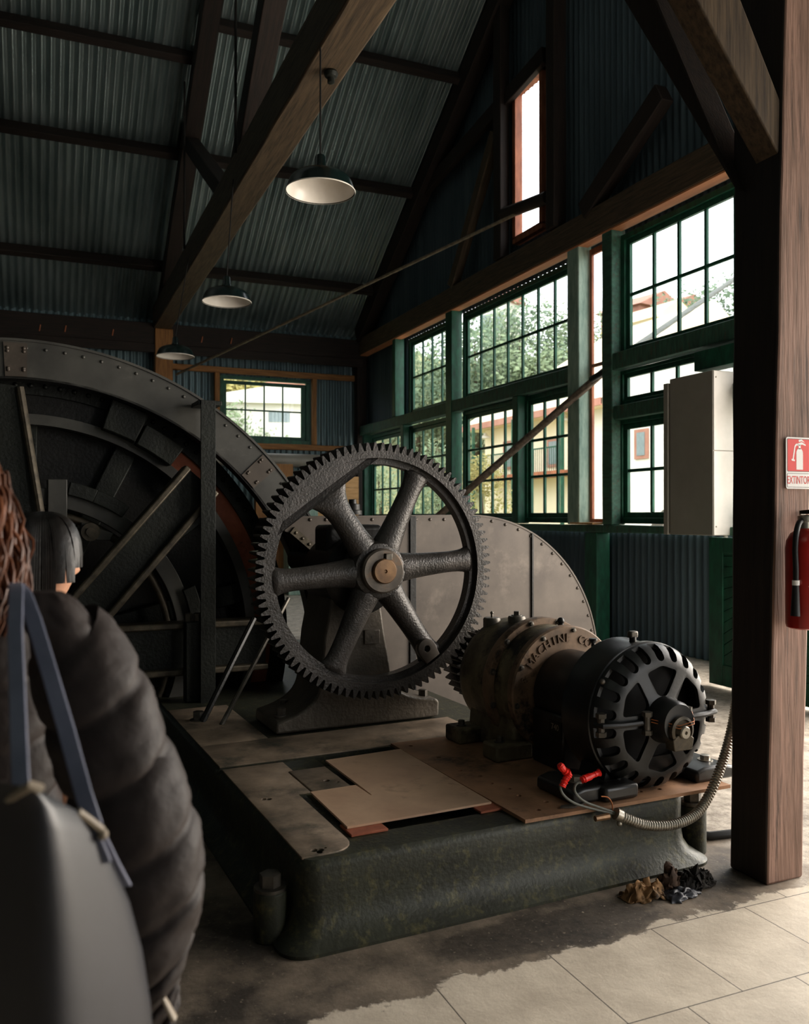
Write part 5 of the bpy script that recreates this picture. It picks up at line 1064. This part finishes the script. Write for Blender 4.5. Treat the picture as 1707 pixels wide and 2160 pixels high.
# ---- the second visitor, dark bowl cut
tt_ = 2.4; hcw = at(92, 1190, tt_); base = Vector((hcw.x, hcw.y, 0))
fw = (HD * .72 + _r * .69).normalized()
t = thing('person', 'dark haired person in a black coat looking at the machine beyond the woman', 'person', tuple(base))
zc = hcw.z; human(t, 'body', base, fw, (zc + .1) / 1.7 * 1.7, 'skin', None)
kk = .92; head(t, 'face', Vector((0, 0, zc)), fw, kk, 'skin'); rt = Vector((fw.y, -fw.x, 0))
mb = MB(); rnd = random.Random(3)
mb.ico((0, 0, 0), 1, 4)
for v in mb.bm.verts:
    x, y, z = v.co; q = Vector((x * .088, y * .106, z * .125))
    if z < -.05 and y > -.1: q *= .82
    v.co = rt * q.x + fw * (q.y - .008) + Vector((0, 0, q.z + .012 + zc))
for k in range(420):
    a_ = rnd.uniform(0, 2 * PI); dx, dy = math.sin(a_), math.cos(a_)
    low = -.015 if dy > .55 else (-.055 if dy > 0 else -.1)
    P = []
    for i in range(9):
        f_ = i / 8; el = PI / 2 * (1 - f_); rr_ = math.cos(el) ** .8; z = .135 * math.sin(el) if f_ < .85 else low * (f_ - .85) / .15
        z = .138 * (1 - f_ ** 2.2) + low * f_ ** 2.2; P.append(rt * dx * rr_ * .094 + fw * (dy * rr_ * .112 - .008) + Vector((0, 0, zc + z + .005)))
    mb.tube(P, [.006, .007, .007, .007, .0065, .006, .0055, .004, .0015], 5)
mb.build('hair', 'hair_dark', t, ang=60)
H_ = zc + .1; s_ = H_ / 1.7
cs = [(Vector((0, 0, 1.45 * s_)), .075, .075), (Vector((0, 0, 1.39 * s_)), .16, .1), (Vector((0, 0, 1.25 * s_)), .195, .13), (Vector((0, 0, 1.05 * s_)), .19, .13), (Vector((0, 0, .8 * s_)), .205, .145), (Vector((0, 0, .6 * s_)), .215, .15)]
MB().loft(puffer(cs, q=.004, seed=2)).build('coat', 'coat2', t, ang=80)
for s in (-1, 1):
    P = [(s * .17, -.01, 1.39), (s * .21, -.02, 1.25), (s * .23, -.02, 1.1), (s * .235, .02, .98), (s * .24, .045, .88)]
    MB().tube([(rt * a_ + fw * b_ + Vector((0, 0, c_))) * s_ for a_, b_, c_ in P], [.06, .068, .062, .056, .05], 18).build('sleeve', 'coat2', t)
    c = [(.1 * s, .7, .09), (.1 * s, .48, .075), (.1 * s, .08, .06)]
    MB().loft([[(rt * x + Vector((0, 0, z)) + rt * r * math.cos(a_) + fw * r * math.sin(a_)) * s_ for a_ in [2 * PI * j / 20 for j in range(20)]] for x, z, r in c]).build('trouser_leg', 'denim', t)
    mb = MB().ico((0, 0, 0), 1, 3)
    for v in mb.bm.verts: q = v.co.copy(); v.co = (rt * (s * .1 + q.x * .045) + fw * (.05 + q.y * .13) + Vector((0, 0, .042 + max(-.6, q.z) * .06)))
    mb.build('shoe', 'shoe', t)

# ================================================================ OUTSIDE
def hill(x, y):
    d = max(0, x - 29, (y - 31 - .42 * x) * 1.1); return min(26, .36 * d) * (1 + .12 * noise.noise(Vector((x * .06, y * .06, 0)))) - .03
mb = MB(); nx, ny = 60, 60; V = []
for j in range(ny + 1):
    for i in range(nx + 1): x, y = -30 + 170 * i / nx, 18.6 + 122 * j / ny; V.append((x, y, hill(x, y)))
vs = mb.pts(V)
for j in range(ny):
    for i in range(nx): a = j * (nx + 1) + i; mb.face([vs[a], vs[a + 1], vs[a + nx + 2], vs[a + nx + 1]])
tag(mb.build('hillside', 'hill', None, ang=60), kind='structure')
mb = MB(); V = []
for j in range(31):
    for i in range(41): x, y = 6.72 + 133 * (i / 40) ** 1.3, -40 + 58.6 * j / 30; V.append((x, y, hill(x, y)))
vs = mb.pts(V)
for j in range(30):
    for i in range(40): a = j * 41 + i; mb.face([vs[a], vs[a + 1], vs[a + 42], vs[a + 41]])
tag(mb.build('ground', 'yard', None, ang=60), kind='structure')

def tree(px, vt, d, cr, m, label, seed, trunk=True):
    rnd = random.Random(seed); k = ray(px, vt); s = d / math.hypot(k.x, k.y); topp = EYEP + k * s; x, y = topp.x, topp.y; zb = hill(x, y); h = max(2.0, topp.z - zb)
    t = thing('tree', label, 'tree', (x, y, zb), 0, None)
    MB().tube([(0, 0, -.1), (.1, .05, h * .4), (0, .1, h * .85)], [.14 * h / 6, .1 * h / 6, .03], 8).build('trunk', 'bark', t)
    mb = MB(); blobs = [(rnd.gauss(0, cr * .45), rnd.gauss(0, cr * .45), h * rnd.uniform(.25, .88), cr * rnd.uniform(.35, .6)) for _ in range(15)] + [(0, 0, h - cr * .4, cr * .4)]
    for bx, by, bz, br in blobs:
        for _ in range(int(230)):
            u = Vector((rnd.gauss(0, 1), rnd.gauss(0, 1), rnd.gauss(0, .8))).normalized() * br * rnd.uniform(.55, 1.08); c = Vector((bx, by, bz)) + u
            a_ = Vector((rnd.gauss(0, 1), rnd.gauss(0, 1), rnd.gauss(0, 1))).normalized(); b_ = a_.orthogonal().normalized(); sz = cr * rnd.uniform(.03, .062)
            mb.face(mb.pts([c - a_ * sz, c - b_ * sz * .6, c + a_ * sz, c + b_ * sz * .6]))
    mb.build('foliage', m, t, ang=0, fix=False)
TR = [(882, 735, 62, 4.2, 'foliage', 'mid green tree at the far left of the far upper window'), (935, 705, 66, 4.5, 'foliage_dark', 'dark tree behind the far upper window, right half'),
      (1003, 665, 58, 3.8, 'foliage_dark', 'dark tree at the left of the seven column window'), (1058, 650, 72, 4, 'foliage', 'mid green tree beside the gabled house on the hill'), (1098, 628, 60, 3.4, 'foliage_dark', 'tall dark tree right of the gabled house'),
      (1135, 612, 64, 3.0, 'foliage', 'tallest pale tree in the seven column window'), (1182, 650, 66, 4, 'foliage_dark', 'dark spreading tree next to the pale green post'), (1212, 660, 62, 3, 'foliage', 'mid green tree partly behind the pale green post'),
      (1268, 645, 58, 3.2, 'foliage_dark', 'dark tree seen through the open slot'), (1285, 690, 60, 3, 'foliage_yellow', 'yellowish bush seen through the open slot'), (1075, 720, 56, 4, 'foliage', 'lower mid green tree above the cream roof'),
      (1150, 720, 58, 4, 'foliage', 'broad green tree behind the cream roof'), (1480, 600, 62, 3.6, 'foliage_dark', 'big dark tree at the right of the large upper window'), (1530, 575, 66, 4, 'foliage_dark', 'tallest dark tree beside the big post'), (1452, 640, 55, 2.6, 'foliage_yellow', 'yellow green bush under the big dark trees'),
      (1385, 640, 80, 3.4, 'foliage', 'pale far tree on the hilltop behind the houses'), (1425, 650, 78, 3.0, 'foliage', 'far hilltop tree left of the big dark trees'),
      (920, 925, 22, 1.0, 'foliage', 'leafy shrub behind the far lower window'), (1015, 955, 19, .8, 'foliage_yellow', 'light leafy shrub outside behind the thick rope'), (800, 965, 30, 1.0, 'foliage', 'small shrub behind the farthest lower window'),
      (490, 790, 52, 3.4, 'foliage_yellow', 'yellow green tree at the left of the back window'), (540, 780, 56, 3.6, 'foliage', 'green tree in the middle of the back window'), (585, 792, 54, 3.0, 'foliage_yellow', 'yellow green tree beside the dark roofed house'), (480, 850, 40, 2.2, 'foliage', 'green bush low in the left of the back window')]
for i, (px, vt, d, cr, m, l) in enumerate(TR): tree(px, vt, d, cr, m, l, 100 + i)

def house(name, c, sx, sy, h, rz_, wall, roof, label, rh=1.6, wins=2):
    t = thing(name, label, 'building', c, rz_)
    MB().box(-sx / 2, sx / 2, -sy / 2, sy / 2, -4, h).build('wall', wall, t)
    MB().prism([(-sx / 2 - .4, h), (sx / 2 + .4, h), (0, h + rh)], lambda u, v, w: (u, w, v), -sy / 2 - .4, sy / 2 + .4).build('roof', roof, t)
    for i in range(wins):
        y = -sy / 2 + sy * (i + .5) / wins; MB().box(-sx / 2 - .03, -sx / 2 + .01, y - .5, y + .5, h * .35, h * .75).build('window', 'glass_dark', t)
    for s in (-1,): MB().box(-.5, .5, -sy / 2 - .03, -sy / 2 + .01, h * .35, h * .75).build('window', 'glass_dark', t)
def hz(px, v, d): k = ray(px, v); s = d / math.hypot(k.x, k.y); return EYEP + k * s
for nm, px, v, d, sx, sy, h, rz_, wl, rf, l, rh in (('hill_house', 1056, 690, 78, 2.6, 2.6, 4.0, .5, 'white_wall', 'roof_red', 'white gabled house on the hill behind the seven column window', 2.2),
        ('hill_house', 1352, 688, 72, 5, 4, 2.0, .2, 'roof_red', 'roof_red', 'red roofed house on the hill left in the large upper window', 1.4), ('hill_house', 1405, 690, 76, 6, 5, 1.6, .2, 'white_wall', 'roof_red', 'white house with red roof further right on the hill', 1.4),
        ('hill_house', 1378, 715, 52, 3, 3.2, 1.4, .1, 'white_wall', 'roof_pale', 'long white house with pale roof at the foot of the large upper window', 1.2),
        ('hill_house', 580, 900, 45, 9, 8, 1.3, -.2, 'white_wall', 'white_wall', 'long white building seen low in the back window', .9), ('hill_house', 640, 845, 50, 4, 4, 1.2, -.2, 'white_wall', 'roof_red', 'small white house with dark roof at the right of the back window', .5)):
    p = hz(px, v, d); house(nm, (p.x, p.y, p.z - h / 2), sx, sy, h, rz_, wl, rf, l, rh)

t = thing('station_building', 'yellow two storey building with red eaves and a balcony across the yard', 'building', (20, 25, 0)); o3 = (20, 25, 0)
FX, Y0, Y1 = 20.0, 12.0, 37.0
MB().box(FX, FX + 9, 28.3, Y1, 0, 5.9).build('yellow_wall', 'yellow_wall', t, o3)
MB().box(FX + .02, FX + 9, 26.3, 28.3, 0, 5.9).box(FX - .3, FX + 8, Y0, 26.3, 0, 7.0).build('white_wall', 'white_wall', t, o3)
MB().loft([[(FX - .9, 26.3, 5.75), (FX + 9.9, 26.3, 5.75), (FX + 9.9, Y1 + .9, 5.75), (FX - .9, Y1 + .9, 5.75)], [(FX - .9, 26.3, 5.95), (FX + 9.9, 26.3, 5.95), (FX + 9.9, Y1 + .9, 5.95), (FX - .9, Y1 + .9, 5.95)], [(FX + 4.4, 26.3, 10.1), (FX + 4.6, 26.3, 10.1), (FX + 4.6, Y1 - 4, 10.1), (FX + 4.4, Y1 - 4, 10.1)]]).build('roof', 'roof_pale', t, o3, ang=10)
MB().box(FX - .95, FX - .85, 26.3, Y1 + .9, 5.7, 5.98).build('eaves_board', 'roof_red', t, o3)
MB().box(FX - 1.3, FX, 28.3, 36.0, 3.2, 3.38).build('balcony_floor', 'redwood', t, o3)
mb = MB().box(FX - 1.27, FX - 1.23, 28.3, 36, 4.3, 4.36)
for i in range(52): mb.box(FX - 1.265, FX - 1.245, 28.35 + .148 * i, 28.37 + .148 * i, 3.38, 4.32)
mb.build('balcony_rail', 'green', t, o3)
for y in (28.4, 32.2, 35.9): MB().box(FX - 1.28, FX - 1.16, y - .06, y + .06, 0, 5.75).build('balcony_post', 'green', t, o3)
for x, y in ((1110, 908), (1197, 888), (1030, 925)):
    p = onX(x, y, FX - .25); MB().lathe([(.3, 0), (.28, .06), (.1, .16), (.06, .26)], (FX - .4, p.y, p.z), (0, 0, 1), 20).build('wall_lamp', 'white_wall', t, o3)
for x, y0, y1, w_ in ((1355, 905, 968, .75), (1170, 925, 985, 1.0), (1075, 930, 990, 1.0)):
    FX = 19.7 if x == 1355 else 20.0; a, b_ = onX(x, y1, FX), onX(x, y0, FX)
    p = MB().box(FX - .06, FX + .03, a.y - w_ / 2, a.y + w_ / 2, a.z, b_.z).build('window_surround', 'roof_red', t, o3); MB().box(FX - .08, FX - .05, a.y - w_ / 2 + .16, a.y + w_ / 2 - .16, a.z + .12, b_.z - .12).build('window_pane', 'glass_dark', p, o3)
q = onX(1405, 1110, 10.5); r_ = 1.05
one('old_wheel_rim', MB().ring(r_, r_ - .22, lambda u, v, w: (w, q.y - .55 + u, .05 + r_ + v - .35), 10.4, 10.6, 0, 2 * PI, 60), 'cab', 'grey wheel rim standing in the yard behind the lower right window', 'wheel', (10.5, q.y - .55, 0))
